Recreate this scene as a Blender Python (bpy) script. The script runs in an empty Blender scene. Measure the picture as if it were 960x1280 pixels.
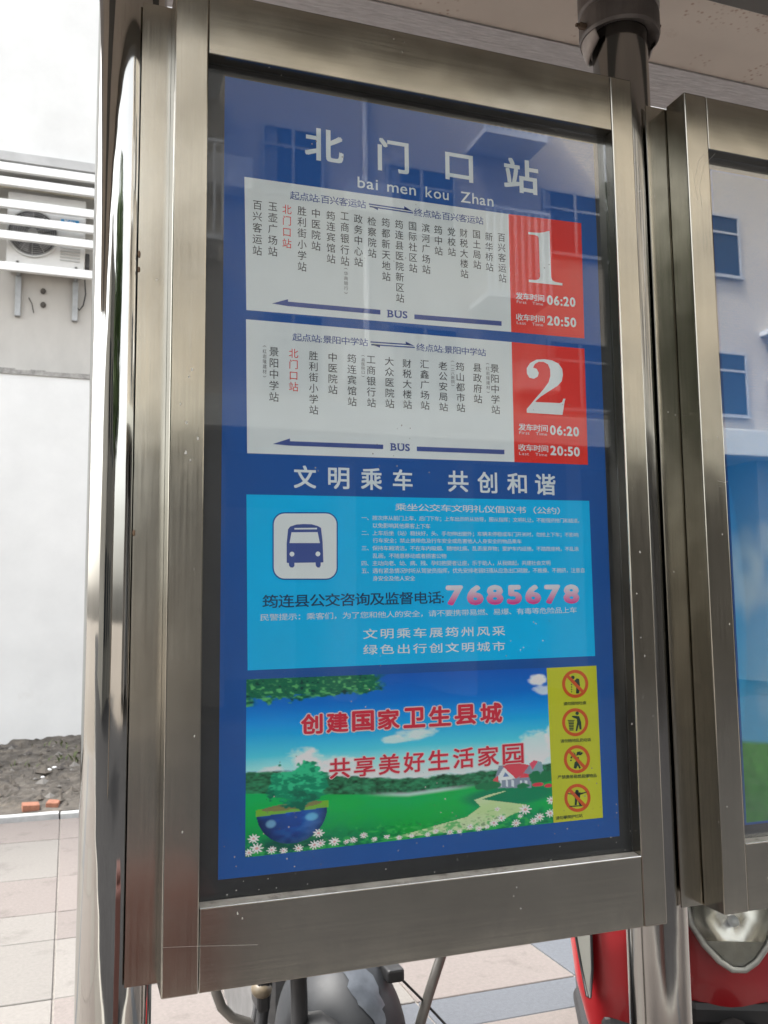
import bpy, math, random
import numpy as np
from mathutils import Vector, Matrix

random.seed(7); rng = np.random.default_rng(7)
S = bpy.context.scene
COL = S.collection

# ------------------------------------------------------------------ camera
CX, CY, F = 480.0, 640.0, 1121.0            # photograph is 960 x 1280
CAM = Vector((0.0, -1.35, 1.5))
def _n(v): return v / np.linalg.norm(v)
_up = _n(np.array([365.0 - CX, -9670.0 - CY, F]))
_x = np.array([3696.0 - CX, 726.0 - CY, F]); _x = _n(_x - _up * _x.dot(_up))
_y = np.cross(_up, _x)
if _y[2] < 0: _y = -_y
RW = np.array([_x, _y, _up])                # world = RW @ cam (x right, y down, z forward)
cam_d = bpy.data.cameras.new("camera"); cam = bpy.data.objects.new("camera", cam_d); COL.objects.link(cam)
cam_d.sensor_fit = 'VERTICAL'; cam_d.sensor_height = 36.0; cam_d.lens = 36.0 * F / 1280.0
cam_d.clip_start = 0.05; cam_d.clip_end = 400
m = Matrix.Identity(4)
for i in range(3):
    m[i][0] = RW[i][0]; m[i][1] = -RW[i][1]; m[i][2] = -RW[i][2]; m[i][3] = CAM[i]
cam.matrix_world = m
cam_d.dof.use_dof = True; cam_d.dof.focus_distance = 1.5; cam_d.dof.aperture_fstop = 13
S.camera = cam

# ------------------------------------------------------------------ light
SUN_EL, SUN_AZ = math.radians(58), math.radians(-62)      # azimuth measured clockwise from +Y
W = bpy.data.worlds.new("World"); S.world = W; W.use_nodes = True
nt = W.node_tree; bg = nt.nodes['Background']
sky = nt.nodes.new('ShaderNodeTexSky'); sky.sky_type = 'NISHITA'; sky.sun_disc = False
sky.sun_elevation = SUN_EL; sky.sun_rotation = SUN_AZ; sky.air_density = 1.3; sky.dust_density = 4.5; sky.ozone_density = 1.0
hs_ = nt.nodes.new('ShaderNodeHueSaturation'); hs_.inputs['Saturation'].default_value = 0.22
nt.links.new(sky.outputs[0], hs_.inputs['Color']); nt.links.new(hs_.outputs[0], bg.inputs[0]); bg.inputs[1].default_value = 0.11
sun_d = bpy.data.lights.new("sun", 'SUN'); sun_d.energy = 1.1; sun_d.angle = math.radians(12); sun_d.color = (1, .965, .91)
sun = bpy.data.objects.new("sun", sun_d); COL.objects.link(sun)
d = Vector((math.sin(SUN_AZ) * math.cos(SUN_EL), math.cos(SUN_AZ) * math.cos(SUN_EL), math.sin(SUN_EL)))
sun.rotation_euler = d.to_track_quat('Z', 'Y').to_euler()
S.view_settings.view_transform = 'Standard'; S.view_settings.look = 'None'
S.view_settings.exposure = 2.75; S.view_settings.gamma = 1.0; S.view_settings.use_curve_mapping = False
S.cycles.max_bounces = 10; S.cycles.glossy_bounces = 6; S.cycles.transparent_max_bounces = 12
S.cycles.caustics_reflective = False; S.cycles.caustics_refractive = False; S.cycles.sample_clamp_indirect = 6

# ------------------------------------------------------------------ helpers
def ray(px, py): return RW @ np.array([px - CX, py - CY, F])
def onY(px, py, Y):
    """point of the vertical plane Y seen at a photograph pixel (used to measure off flat surfaces)"""
    r = ray(px, py); t = (Y - CAM[1]) / r[1]
    return np.array([r[0] * t, Y, CAM[2] + r[2] * t])

class MB:
    def __init__(s): s.v = []; s.f = []; s.m = []; s.sm = []
    def add(s, vs, fs, mi=0, smooth=False):
        o = len(s.v); s.v += [tuple(map(float, p)) for p in vs]
        for f in fs: s.f.append(tuple(i + o for i in f)); s.m.append(mi); s.sm.append(smooth)
        return s
    def box(s, a, b, mi=0):
        x0, y0, z0 = a; x1, y1, z1 = b
        vs = [(x0,y0,z0),(x1,y0,z0),(x1,y1,z0),(x0,y1,z0),(x0,y0,z1),(x1,y0,z1),(x1,y1,z1),(x0,y1,z1)]
        return s.add(vs, [(0,3,2,1),(4,5,6,7),(0,1,5,4),(1,2,6,5),(2,3,7,6),(3,0,4,7)], mi)
    def bbox(s, a, b, r=.002, mi=0, seg=2):
        """box with rounded edges along all sides (superellipse-free: chamfered)"""
        import bmesh
        bm = bmesh.new(); bmesh.ops.create_cube(bm, size=1)
        for v in bm.verts:
            v.co = Vector([(a[i] + b[i]) / 2 + v.co[i] * (b[i] - a[i]) for i in range(3)])
        bmesh.ops.bevel(bm, geom=bm.edges[:], offset=r, segments=seg, profile=.5, affect='EDGES')
        bm.verts.index_update()
        s.add([v.co for v in bm.verts], [[v.index for v in f.verts] for f in bm.faces], mi, False); bm.free(); return s
    def tube(s, pts, r, n=12, mi=0, caps=True, smooth=True):
        pts = [Vector(p) for p in pts]; rr = r if isinstance(r, (list, tuple)) else [r] * len(pts)
        vs = []; up = None
        for i, p in enumerate(pts):
            t = (pts[min(i + 1, len(pts) - 1)] - pts[max(i - 1, 0)]).normalized()
            if up is None:
                up = Vector((0, 0, 1)) if abs(t.z) < .9 else Vector((1, 0, 0))
            a = t.cross(up).normalized(); b = a.cross(t).normalized(); up = b
            for k in range(n):
                th = 2 * math.pi * k / n
                vs.append(p + (a * math.cos(th) + b * math.sin(th)) * rr[i])
        fs = [(i * n + k, i * n + (k + 1) % n, (i + 1) * n + (k + 1) % n, (i + 1) * n + k) for i in range(len(pts) - 1) for k in range(n)]
        s.add(vs, fs, mi, smooth)
        if caps:
            o = len(s.v) - len(vs)
            s.f += [tuple(range(o, o + n)), tuple(range(o + (len(pts) - 1) * n + n - 1, o + (len(pts) - 1) * n - 1, -1))]
            s.m += [mi, mi]; s.sm += [False, False]
        return s
    def ell(s, c, r, mi=0, nu=16, nv=10, rot=None):
        vs = []; R = rot or Matrix.Identity(3)
        for j in range(nv + 1):
            ph = math.pi * j / nv
            for i in range(nu):
                th = 2 * math.pi * i / nu
                vs.append(Vector(c) + R @ Vector((r[0] * math.sin(ph) * math.cos(th), r[1] * math.sin(ph) * math.sin(th), r[2] * math.cos(ph))))
        fs = [(j * nu + i, j * nu + (i + 1) % nu, (j + 1) * nu + (i + 1) % nu, (j + 1) * nu + i) for j in range(nv) for i in range(nu)]
        return s.add(vs, fs, mi, True)
    def torus(s, c, R, r, axis='x', mi=0, n=28, k=10):
        vs = []
        for i in range(n):
            a = 2 * math.pi * i / n
            for j in range(k):
                b = 2 * math.pi * j / k; q = R + r * math.cos(b); h = r * math.sin(b)
                p = {'x': (h, q * math.cos(a), q * math.sin(a)), 'y': (q * math.cos(a), h, q * math.sin(a)), 'z': (q * math.cos(a), q * math.sin(a), h)}[axis]
                vs.append(Vector(c) + Vector(p))
        fs = [(i * k + j, ((i + 1) % n) * k + j, ((i + 1) % n) * k + (j + 1) % k, i * k + (j + 1) % k) for i in range(n) for j in range(k)]
        return s.add(vs, fs, mi, True)
    def build(s, name, mats, parent=None, loc=None):
        me = bpy.data.meshes.new(name); me.from_pydata(s.v, [], s.f)
        for mt in (mats if isinstance(mats, (list, tuple)) else [mats]): me.materials.append(mt)
        me.polygons.foreach_set('material_index', s.m); me.polygons.foreach_set('use_smooth', s.sm); me.update()
        o = bpy.data.objects.new(name, me); COL.objects.link(o)
        if parent is not None: o.parent = parent
        if loc: o.location = loc
        return o
def tag(o, label=None, cat=None, group=None, kind=None):
    if label: o['label'] = label
    if cat: o['category'] = cat
    if group: o['group'] = group
    if kind: o['kind'] = kind
    return o
def empty(name, loc, label=None, cat=None, group=None, rz=0):
    o = bpy.data.objects.new(name, None); COL.objects.link(o); o.location = loc; o.rotation_euler.z = rz
    o.empty_display_size = .1
    return tag(o, label, cat, group)
def adopt(child, parent):
    """parent a part whose mesh is written in world coordinates"""
    child.parent = parent; child.location = Vector(child.location) - Vector(parent.location); return child
def copy_tree(o, parent=None):
    c = o.copy(); COL.objects.link(c)
    if parent is not None: c.parent = parent; c.matrix_parent_inverse = o.matrix_parent_inverse
    for ch in list(o.children): copy_tree(ch, c)
    return c

# ------------------------------------------------------------------ materials
def mat(name, col, rough=.6, metal=0.0, **kw):
    mt = bpy.data.materials.new(name); mt.use_nodes = True; nd = mt.node_tree.nodes; p = nd['Principled BSDF']
    p.inputs['Base Color'].default_value = (*col, 1); p.inputs['Roughness'].default_value = rough; p.inputs['Metallic'].default_value = metal
    for k, v in kw.items(): p.inputs[k.replace('_', ' ')].default_value = v
    return mt
def vary(mt, amt=.25, scale=8, detail=6, stretch=(1, 1, 1), rough_amt=.0, bump=0.0, bump_scale=None, dark=None, obj_random=0.0, coords='Object', rough_stretch=None):
    """noise on the base colour, roughness and relief"""
    t = mt.node_tree; N = t.nodes; L = t.links; p = N['Principled BSDF']
    tc = N.new('ShaderNodeTexCoord'); mp = N.new('ShaderNodeMapping'); mp.inputs['Scale'].default_value = stretch
    geo = N.new('ShaderNodeNewGeometry')
    L.new(geo.outputs['Position'] if coords == 'World' else tc.outputs[coords], mp.inputs[0])
    nz = N.new('ShaderNodeTexNoise'); nz.inputs['Scale'].default_value = scale; nz.inputs['Detail'].default_value = detail; nz.inputs['Roughness'].default_value = .62
    L.new(mp.outputs[0], nz.inputs['Vector'])
    base = p.inputs['Base Color'].default_value[:]
    mr = N.new('ShaderNodeMapRange'); mr.inputs[1].default_value = .3; mr.inputs[2].default_value = .7; mr.inputs[3].default_value = 1 - amt; mr.inputs[4].default_value = 1 + amt * .6
    L.new(nz.outputs['Fac'], mr.inputs[0])
    last = mr.outputs[0]
    if obj_random:
        oi = N.new('ShaderNodeObjectInfo'); m2 = N.new('ShaderNodeMapRange'); m2.inputs[3].default_value = 1 - obj_random; m2.inputs[4].default_value = 1 + obj_random
        L.new(oi.outputs['Random'], m2.inputs[0]); mu = N.new('ShaderNodeMath'); mu.operation = 'MULTIPLY'; L.new(last, mu.inputs[0]); L.new(m2.outputs[0], mu.inputs[1]); last = mu.outputs[0]
    vm = N.new('ShaderNodeVectorMath'); vm.operation = 'SCALE'; vm.inputs[0].default_value = base[:3]; L.new(last, vm.inputs['Scale'])
    out = vm.outputs[0]
    if dark:
        n2 = N.new('ShaderNodeTexNoise'); n2.inputs['Scale'].default_value = dark[1]; n2.inputs['Detail'].default_value = 8; n2.inputs['Roughness'].default_value = .7
        L.new(mp.outputs[0], n2.inputs['Vector'])
        r2 = N.new('ShaderNodeMapRange'); r2.inputs[1].default_value = dark[2]; r2.inputs[2].default_value = dark[2] + .14; L.new(n2.outputs['Fac'], r2.inputs[0])
        mx = N.new('ShaderNodeMix'); mx.data_type = 'RGBA'; L.new(r2.outputs[0], mx.inputs[0]); L.new(out, mx.inputs[6]); mx.inputs[7].default_value = (*dark[0], 1); out = mx.outputs[2]
    L.new(out, p.inputs['Base Color'])
    if rough_amt:
        mp3 = N.new('ShaderNodeMapping'); mp3.inputs['Scale'].default_value = rough_stretch or stretch; L.new(tc.outputs['Object'] if coords != 'World' else geo.outputs['Position'], mp3.inputs[0])
        n4 = N.new('ShaderNodeTexNoise'); n4.inputs['Scale'].default_value = scale * 1.7; n4.inputs['Detail'].default_value = 7; L.new(mp3.outputs[0], n4.inputs['Vector'])
        r3 = N.new('ShaderNodeMapRange'); r0 = p.inputs['Roughness'].default_value
        r3.inputs[1].default_value = .3; r3.inputs[2].default_value = .72; r3.inputs[3].default_value = max(.02, r0 - rough_amt); r3.inputs[4].default_value = r0 + rough_amt
        L.new(n4.outputs['Fac'], r3.inputs[0]); L.new(r3.outputs[0], p.inputs['Roughness'])
    if bump:
        n3 = N.new('ShaderNodeTexNoise'); n3.inputs['Scale'].default_value = bump_scale or scale * 4; n3.inputs['Detail'].default_value = 6; L.new(mp.outputs[0], n3.inputs['Vector'])
        bp = N.new('ShaderNodeBump'); bp.inputs['Strength'].default_value = bump; bp.inputs['Distance'].default_value = .01
        L.new(n3.outputs['Fac'], bp.inputs['Height']); L.new(bp.outputs[0], p.inputs['Normal'])
    return mt

def steel(name, col, rough, brush=(60, 60, 1.0), spots=True, rough_amt=.05, wave=.0, bump=.004):
    mt = mat(name, col, rough, 1.0)
    vary(mt, .05, 3.0, 8, brush, rough_amt=rough_amt * .5, coords='World', bump=bump, bump_scale=14)
    t = mt.node_tree; N = t.nodes; L = t.links; p = N['Principled BSDF']
    t = mt.node_tree; N = t.nodes; L = t.links; p = N['Principled BSDF']
    geo = N.new('ShaderNodeNewGeometry')
    nb = N.new('ShaderNodeTexNoise'); nb.inputs['Scale'].default_value = 3.2; nb.inputs['Detail'].default_value = 7; nb.inputs['Roughness'].default_value = .55; L.new(geo.outputs['Position'], nb.inputs['Vector'])
    rb = N.new('ShaderNodeMapRange'); rb.inputs[1].default_value = .35; rb.inputs[2].default_value = .68; rb.inputs[3].default_value = .87; rb.inputs[4].default_value = 1.08; L.new(nb.outputs['Fac'], rb.inputs[0])
    vs_ = N.new('ShaderNodeVectorMath'); vs_.operation = 'SCALE'; L.new(p.inputs['Base Color'].links[0].from_socket, vs_.inputs[0]); L.new(rb.outputs[0], vs_.inputs['Scale']); L.new(vs_.outputs[0], p.inputs['Base Color'])
    nw = N.new('ShaderNodeTexNoise'); nw.inputs['Scale'].default_value = 5; nw.inputs['Detail'].default_value = 2; L.new(geo.outputs['Position'], nw.inputs['Vector'])
    bw = N.new('ShaderNodeBump'); bw.inputs['Strength'].default_value = 1; bw.inputs['Distance'].default_value = .0022 if spots else .002; L.new(nw.outputs['Fac'], bw.inputs['Height'])
    if p.inputs['Normal'].links: L.new(p.inputs['Normal'].links[0].from_socket, bw.inputs['Normal'])
    L.new(bw.outputs[0], p.inputs['Normal'])
    if spots:   # smears of dried rain and lime, round-ish, on top of the grain
        geo = N.new('ShaderNodeNewGeometry'); n = N.new('ShaderNodeTexNoise'); n.inputs['Scale'].default_value = 9; n.inputs['Detail'].default_value = 9; n.inputs['Roughness'].default_value = .75
        mp = N.new('ShaderNodeMapping'); mp.inputs['Scale'].default_value = (1, 1, .45); L.new(geo.outputs['Position'], mp.inputs[0]); L.new(mp.outputs[0], n.inputs['Vector'])
        r = N.new('ShaderNodeMapRange'); r.inputs[1].default_value = .45; r.inputs[2].default_value = .75; r.inputs[3].default_value = 0; r.inputs[4].default_value = .06; L.new(n.outputs['Fac'], r.inputs[0])
        ad = N.new('ShaderNodeMath'); ad.operation = 'ADD'
        src = p.inputs['Roughness'].links[0].from_socket
        L.new(src, ad.inputs[0]); L.new(r.outputs[0], ad.inputs[1]); L.new(ad.outputs[0], p.inputs['Roughness'])
        # fine pale specks
        v = N.new('ShaderNodeTexVoronoi'); v.inputs['Scale'].default_value = 55; L.new(geo.outputs['Position'], v.inputs['Vector'])
        r2 = N.new('ShaderNodeMapRange'); r2.inputs[1].default_value = .05; r2.inputs[2].default_value = .11; r2.inputs[3].default_value = 1; r2.inputs[4].default_value = 0; L.new(v.outputs['Distance'], r2.inputs[0])
        n5 = N.new('ShaderNodeTexNoise'); n5.inputs['Scale'].default_value = 12; L.new(geo.outputs['Position'], n5.inputs['Vector'])
        r5 = N.new('ShaderNodeMapRange'); r5.inputs[1].default_value = .58; r5.inputs[2].default_value = .66; r5.inputs[4].default_value = .55; L.new(n5.outputs['Fac'], r5.inputs[0])
        mu = N.new('ShaderNodeMath'); mu.operation = 'MULTIPLY'; L.new(r2.outputs[0], mu.inputs[0]); L.new(r5.outputs[0], mu.inputs[1])
        mx = N.new('ShaderNodeMix'); mx.data_type = 'RGBA'; L.new(mu.outputs[0], mx.inputs[0]); L.new(p.inputs['Base Color'].links[0].from_socket, mx.inputs[6]); mx.inputs[7].default_value = (.75, .74, .70, 1)
        L.new(mx.outputs[2], p.inputs['Base Color'])
        m3 = N.new('ShaderNodeMath'); m3.operation = 'MULTIPLY_ADD'; L.new(mu.outputs[0], m3.inputs[0]); m3.inputs[1].default_value = -.8; m3.inputs[2].default_value = 1; L.new(m3.outputs[0], p.inputs['Metallic'])
    return mt

M = {}
M['steel'] = steel('brushed_steel', (.44, .415, .355), .17, (60, 60, 1.0))
M['steel_h'] = steel('brushed_steel_rail', (.44, .415, .355), .17, (1.0, 60, 60))
M['tube'] = steel('polished_steel', (.46, .45, .42), .05, (30, 30, .6), spots=False, rough_amt=.02, bump=.0)
M['tube_old'] = steel('weathered_polished_steel', (.34, .33, .31), .12, (30, 30, .6), spots=True, rough_amt=.04, bump=.0)
M['ledge'] = vary(mat('dusty_steel_ledge', (.36, .33, .28), .55, .3), .35, 30, dark=((.12, .10, .08), 25, .55), coords='World')
M['edge'] = mat('bright_folded_edge', (.78, .78, .76), .25, 1.0)
M['black'] = vary(mat('black_backing', (.012, .014, .015), .45), .3, 20)
M['seal'] = mat('rubber_seal', (.02, .022, .022), .6)

def glass_mat(name, tint=(.93, .96, .96), rough=.01, strength=1.0):
    mt = bpy.data.materials.new(name); mt.use_nodes = True; N = mt.node_tree.nodes; L = mt.node_tree.links
    N.remove(N['Principled BSDF']); out = N['Material Output']
    tr = N.new('ShaderNodeBsdfTransparent'); tr.inputs[0].default_value = (*tint, 1)
    gl = N.new('ShaderNodeBsdfGlossy'); gl.inputs['Roughness'].default_value = rough
    fr = N.new('ShaderNodeFresnel'); fr.inputs[0].default_value = 1.52
    # thin film of dust: a faint diffuse veil in patches
    df = N.new('ShaderNodeBsdfDiffuse'); df.inputs[0].default_value = (.62, .60, .56, 1)
    geo = N.new('ShaderNodeNewGeometry'); nz = N.new('ShaderNodeTexNoise'); nz.inputs['Scale'].default_value = 6; nz.inputs['Detail'].default_value = 8
    L.new(geo.outputs['Position'], nz.inputs['Vector'])
    mr = N.new('ShaderNodeMapRange'); mr.inputs[1].default_value = .35; mr.inputs[2].default_value = .75; mr.inputs[3].default_value = .001; mr.inputs[4].default_value = .012; L.new(nz.outputs['Fac'], mr.inputs[0])
    v = N.new('ShaderNodeTexVoronoi'); v.inputs['Scale'].default_value = 60; L.new(geo.outputs['Position'], v.inputs['Vector'])
    r2 = N.new('ShaderNodeMapRange'); r2.inputs[1].default_value = .05; r2.inputs[2].default_value = .10; r2.inputs[3].default_value = .5; r2.inputs[4].default_value = 0; L.new(v.outputs['Distance'], r2.inputs[0])
    n2 = N.new('ShaderNodeTexNoise'); n2.inputs['Scale'].default_value = 5; L.new(geo.outputs['Position'], n2.inputs['Vector'])
    sx = N.new('ShaderNodeSeparateXYZ'); L.new(geo.outputs['Position'], sx.inputs[0])
    rz = N.new('ShaderNodeMapRange'); rz.inputs[1].default_value = 1.35; rz.inputs[2].default_value = 1.08; rz.inputs[3].default_value = -.03; rz.inputs[4].default_value = .10; L.new(sx.outputs['Z'], rz.inputs[0])
    ad = N.new('ShaderNodeMath'); L.new(n2.outputs['Fac'], ad.inputs[0]); L.new(rz.outputs[0], ad.inputs[1])
    r3 = N.new('ShaderNodeMapRange'); r3.inputs[1].default_value = .56; r3.inputs[2].default_value = .62; L.new(ad.outputs[0], r3.inputs[0])
    mu = N.new('ShaderNodeMath'); mu.operation = 'MULTIPLY'; L.new(r2.outputs[0], mu.inputs[0]); L.new(r3.outputs[0], mu.inputs[1])
    a2 = N.new('ShaderNodeMath'); L.new(mr.outputs[0], a2.inputs[0]); L.new(mu.outputs[0], a2.inputs[1])
    m0 = N.new('ShaderNodeMixShader'); L.new(a2.outputs[0], m0.inputs[0]); L.new(tr.outputs[0], m0.inputs[1]); L.new(df.outputs[0], m0.inputs[2])
    ms = N.new('ShaderNodeMath'); ms.operation = 'MULTIPLY'; ms.inputs[1].default_value = strength; L.new(fr.outputs[0], ms.inputs[0])
    mx = N.new('ShaderNodeMixShader'); L.new(ms.outputs[0], mx.inputs[0]); L.new(m0.outputs[0], mx.inputs[1]); L.new(gl.outputs[0], mx.inputs[2])
    L.new(mx.outputs[0], out.inputs[0]); return mt
M['glass'] = glass_mat('display_glass', (.998, 1, 1), .012, .46)
M['lens'] = glass_mat('lamp_lens', (.97, .97, .95), .02)

# ------------------------------------------------------------------ setting: ground
GZ = 0.0
M['granite_pink'] = vary(mat('pinkish_granite', (.120, .103, .095), .75), .16, 60, 10, obj_random=.06, dark=((.075, .064, .057), 5, .56), bump=.15, coords='World')
M['granite_pale'] = vary(mat('pale_granite', (.128, .119, .109), .75), .14, 60, 10, obj_random=.06, dark=((.085, .077, .07), 4, .55), bump=.15, coords='World')
M['granite_grey'] = vary(mat('blue_grey_granite', (.066, .072, .083), .7), .18, 60, 10, obj_random=.06, bump=.15, coords='World')
M['mortar'] = vary(mat('paving_joint', (.17, .155, .14), .9), .3, 30)
pav = MB().box((-9, -1.8, -.25), (13, 5.86, -.008)).build('pavement', M['mortar']); tag(pav, kind='structure')
xs = [-8.4, -7.2, -6.0, -4.8, -3.6, -2.4, -1.22, -.02, .62, 1.30, 2.0, 2.26, 3.0, 4.2, 5.4, 6.6, 7.8, 9.0, 10.2, 11.4, 12.6]
ys = [-1.8, -1.2, -.6, 0.0, .6, 1.2, 1.79, 2.04, 2.57, 3.25, 3.66, 4.31, 5.22, 5.84]
slab_meshes = {}
for i in range(len(xs) - 1):
    for j in range(len(ys) - 1):
        if not (-3.7 < xs[i] < 6.7): 
            if j % 2: continue
        w, h = xs[i + 1] - xs[i] - .008, ys[j + 1] - ys[j] - .008
        if not (-3.7 < xs[i] < 6.7): h = ys[min(j + 2, len(ys) - 1)] - ys[j] - .008
        grey = abs(ys[j] - 1.79) < .01 or abs(xs[i] - 2.0) < .01 or (abs(ys[j] - 2.04) < .01 and xs[i] < .6 and False)
        kind = 'granite_grey' if grey else ('granite_pale' if (j in (7, 8, 11) and xs[i] < -.1) or (i + j) % 5 == 0 else 'granite_pink')
        key = (round(w, 3), round(h, 3), kind)
        if key not in slab_meshes:
            o = MB().bbox((0, 0, -.05), (w, h, 0), .003, seg=1).build('paving_slab', M[kind], pav); slab_meshes[key] = o.data
        else:
            o = bpy.data.objects.new('paving_slab', slab_meshes[key]); COL.objects.link(o); o.parent = pav
        o.location = (xs[i] + .004, ys[j] + .004, random.uniform(-.0015, .0015))
road = MB().box((-60, -12.0, -.4), (70, -1.96, -.13)).build('road', vary(mat('asphalt', (.035, .035, .037), .9, 0, Specular_IOR_Level=.05), .3, 5, bump=.3, bump_scale=90)); tag(road, kind='structure')
kerb = MB().bbox((-40, -1.95, -.3), (50, -1.805, .004), .01).build('kerb', vary(mat('kerb_concrete', (.34, .33, .31), .85), .2, 6)); tag(kerb, kind='structure')
ground = MB().box((-200, -200, -.6), (200, 200, -.42)).build('ground', vary(mat('earth', (.16, .14, .12), .95), .3, 2)); tag(ground, kind='structure')

# strip of bare soil in front of the wall
def noise2(n, m_, octs=((4, 1.), (8, .5), (16, .3), (32, .2), (64, .12))):
    out = np.zeros((n, m_))
    for fq, a in octs:
        g = rng.random((fq + 2, fq + 2)); y = np.linspace(0, fq, n); x = np.linspace(0, fq, m_)
        yi = y.astype(int); xi = x.astype(int); fy = (y - yi)[:, None]; fx = (x - xi)[None, :]
        fy = fy * fy * (3 - 2 * fy); fx = fx * fx * (3 - 2 * fx)
        v = g[yi][:, xi] * (1 - fy) * (1 - fx) + g[yi + 1][:, xi] * fy * (1 - fx) + g[yi][:, xi + 1] * (1 - fy) * fx + g[yi + 1][:, xi + 1] * fy * fx
        out += a * (v - .5)
    return out
nx_, ny_ = 320, 150
hx = np.linspace(-3.2, 2.2, nx_); hy = np.linspace(5.98, 8.72, ny_)
hn = noise2(ny_, nx_, ((5, .5), (11, .4), (24, .3), (50, .25), (100, .2), (200, .12)))
edge = np.minimum(1, (hy - 5.98) / .25)[:, None]
hz = (.03 + .13 * edge * (hn + .5).clip(0, 2) + .10 * ((hy - 5.98) / 2.7)[:, None])
sv = [(hx[i], hy[j], hz[j, i]) for j in range(ny_) for i in range(nx_)]
sf = [(j * nx_ + i, j * nx_ + i + 1, (j + 1) * nx_ + i + 1, (j + 1) * nx_ + i) for j in range(ny_ - 1) for i in range(nx_ - 1)]
soil = MB().add(sv, sf, 0, False).build('soil', vary(mat('bare_soil', (.098, .086, .072), .95), .55, 7, 10, dark=((.15, .128, .10), 3, .56), bump=.5, bump_scale=60, coords='World'))
tag(soil, 'rough grey brown bare soil with rubble below the white wall', 'soil', kind='stuff')
mb = MB()
for k in range(750):      # clods and pebbles on the soil
    x, y = random.uniform(-2.2, 1.2), random.uniform(6.05, 8.6); r = random.uniform(.012, .045) * (1 if random.random() < .85 else 1.8)
    i = int((x + 3.2) / 5.4 * (nx_ - 1)); j = int((y - 5.98) / 2.74 * (ny_ - 1))
    q = [(r * random.uniform(.7, 1.2) * sx_, r * random.uniform(.7, 1.2) * sy_, r * random.uniform(.5, .9) * sz_) for sx_, sy_, sz_ in ((1,0,0),(-1,0,0),(0,1,0),(0,-1,0),(0,0,1),(0,0,-1))]
    mb.add([(x + a, y + b, hz[j, i] + c) for a, b, c in q], [(0,2,4),(2,1,4),(1,3,4),(3,0,4),(2,0,5),(1,2,5),(3,1,5),(0,3,5)], random.choice((0, 0, 0, 1, 2)))
cl = mb.build('rubble', [vary(mat('clod', (.10, .086, .07), .95), .4, 20), mat('pebble_grey', (.16, .15, .135), .9), mat('pebble_dark', (.07, .062, .055), .9)])
tag(cl, 'loose clods and pebbles scattered over the bare soil', 'rubble', kind='stuff')
mb = MB()
for k in range(420):      # weeds
    x, y = random.uniform(-2.4, .9), random.uniform(7.3, 8.45)
    i = int((x + 3.2) / 5.4 * (nx_ - 1)); j = int((y - 5.98) / 2.74 * (ny_ - 1)); z = hz[j, i]; a = random.uniform(0, 6.28); h = random.uniform(.03, .09)
    if noise_ok := (math.sin(x * 3.1 + 1) + math.cos(y * 4.3) > .1):
        mb.add([(x, y, z), (x + .02 * math.cos(a), y + .02 * math.sin(a), z + h * .6), (x + .05 * math.cos(a), y + .05 * math.sin(a), z + h), (x + .012 * math.cos(a + 1.5), y + .012 * math.sin(a + 1.5), z + h * .5)], [(0, 1, 2, 3)])
tag(mb.build('weeds', vary(mat('weed_leaf', (.10, .12, .05), .8), .3, 5)), 'sparse small weeds growing on the soil near the wall', 'weeds', kind='stuff')
# soil edging
ed = MB(); 
ed.bbox((-4, 5.885, -.1), (-.03, 5.965, .035), .008); ed.bbox((-.02, 5.885, -.1), (2.3, 5.965, .03), .008)
tag(ed.build('edging_strip', vary(mat('edging_concrete', (.46, .46, .45), .8), .25, 9, coords='World')), kind='structure')
M['brick'] = vary(mat('orange_brick', (.30, .13, .08), .9), .25, 25, bump=.4)
for (px_, py_, rz, w, lab) in ((-.235, 6.06, .12, .12, 'left orange brick fragment lying at the edge of the soil'), (-.075, 6.09, -.2, .09, 'right orange brick fragment lying at the edge of the soil')):
    b = MB().bbox((-w / 2, -.05, 0), (w / 2, .05, .05), .006).build('brick', M['brick'], loc=(px_, py_, .035)); b.rotation_euler = (0.08, .05, rz)
    tag(b, lab, 'brick', 'orange brick fragments by the soil')
for (x, y, s_) in ((-.13, 6.95, .03), (-.08, 7.02, .022), (-.17, 6.86, .018)):
    o = MB().ell((0, 0, 0), (s_, s_ * .8, s_ * .5), nu=8, nv=5).build('litter', mat('white_litter', (.75, .75, .73), .7), loc=(x, y, hz[int((y - 5.98) / 2.74 * (ny_ - 1)), int((x + 3.2) / 5.4 * (nx_ - 1))] + .02)); tag(o, 'small white scrap of litter lying on the dark soil', 'litter', 'white scraps of litter on the soil')

# ------------------------------------------------------------------ building behind
WY = 8.69
wallM = vary(mat('white_render', (.70, .70, .68), .9), .09, 1.2, 8, coords='World', dark=((.60, .585, .55), .7, .63), bump=.1)
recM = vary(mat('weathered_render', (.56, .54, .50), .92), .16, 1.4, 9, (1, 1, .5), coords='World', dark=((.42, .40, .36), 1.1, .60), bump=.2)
bld = empty('rendered_building', (0, 9.5, 0), 'plain white rendered building behind the bus shelter, seen at left', 'building')
adopt(MB().box((-9, WY, -.3), (9, 9.9, 4.02)).build('lower_wall', wallM), bld)
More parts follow.
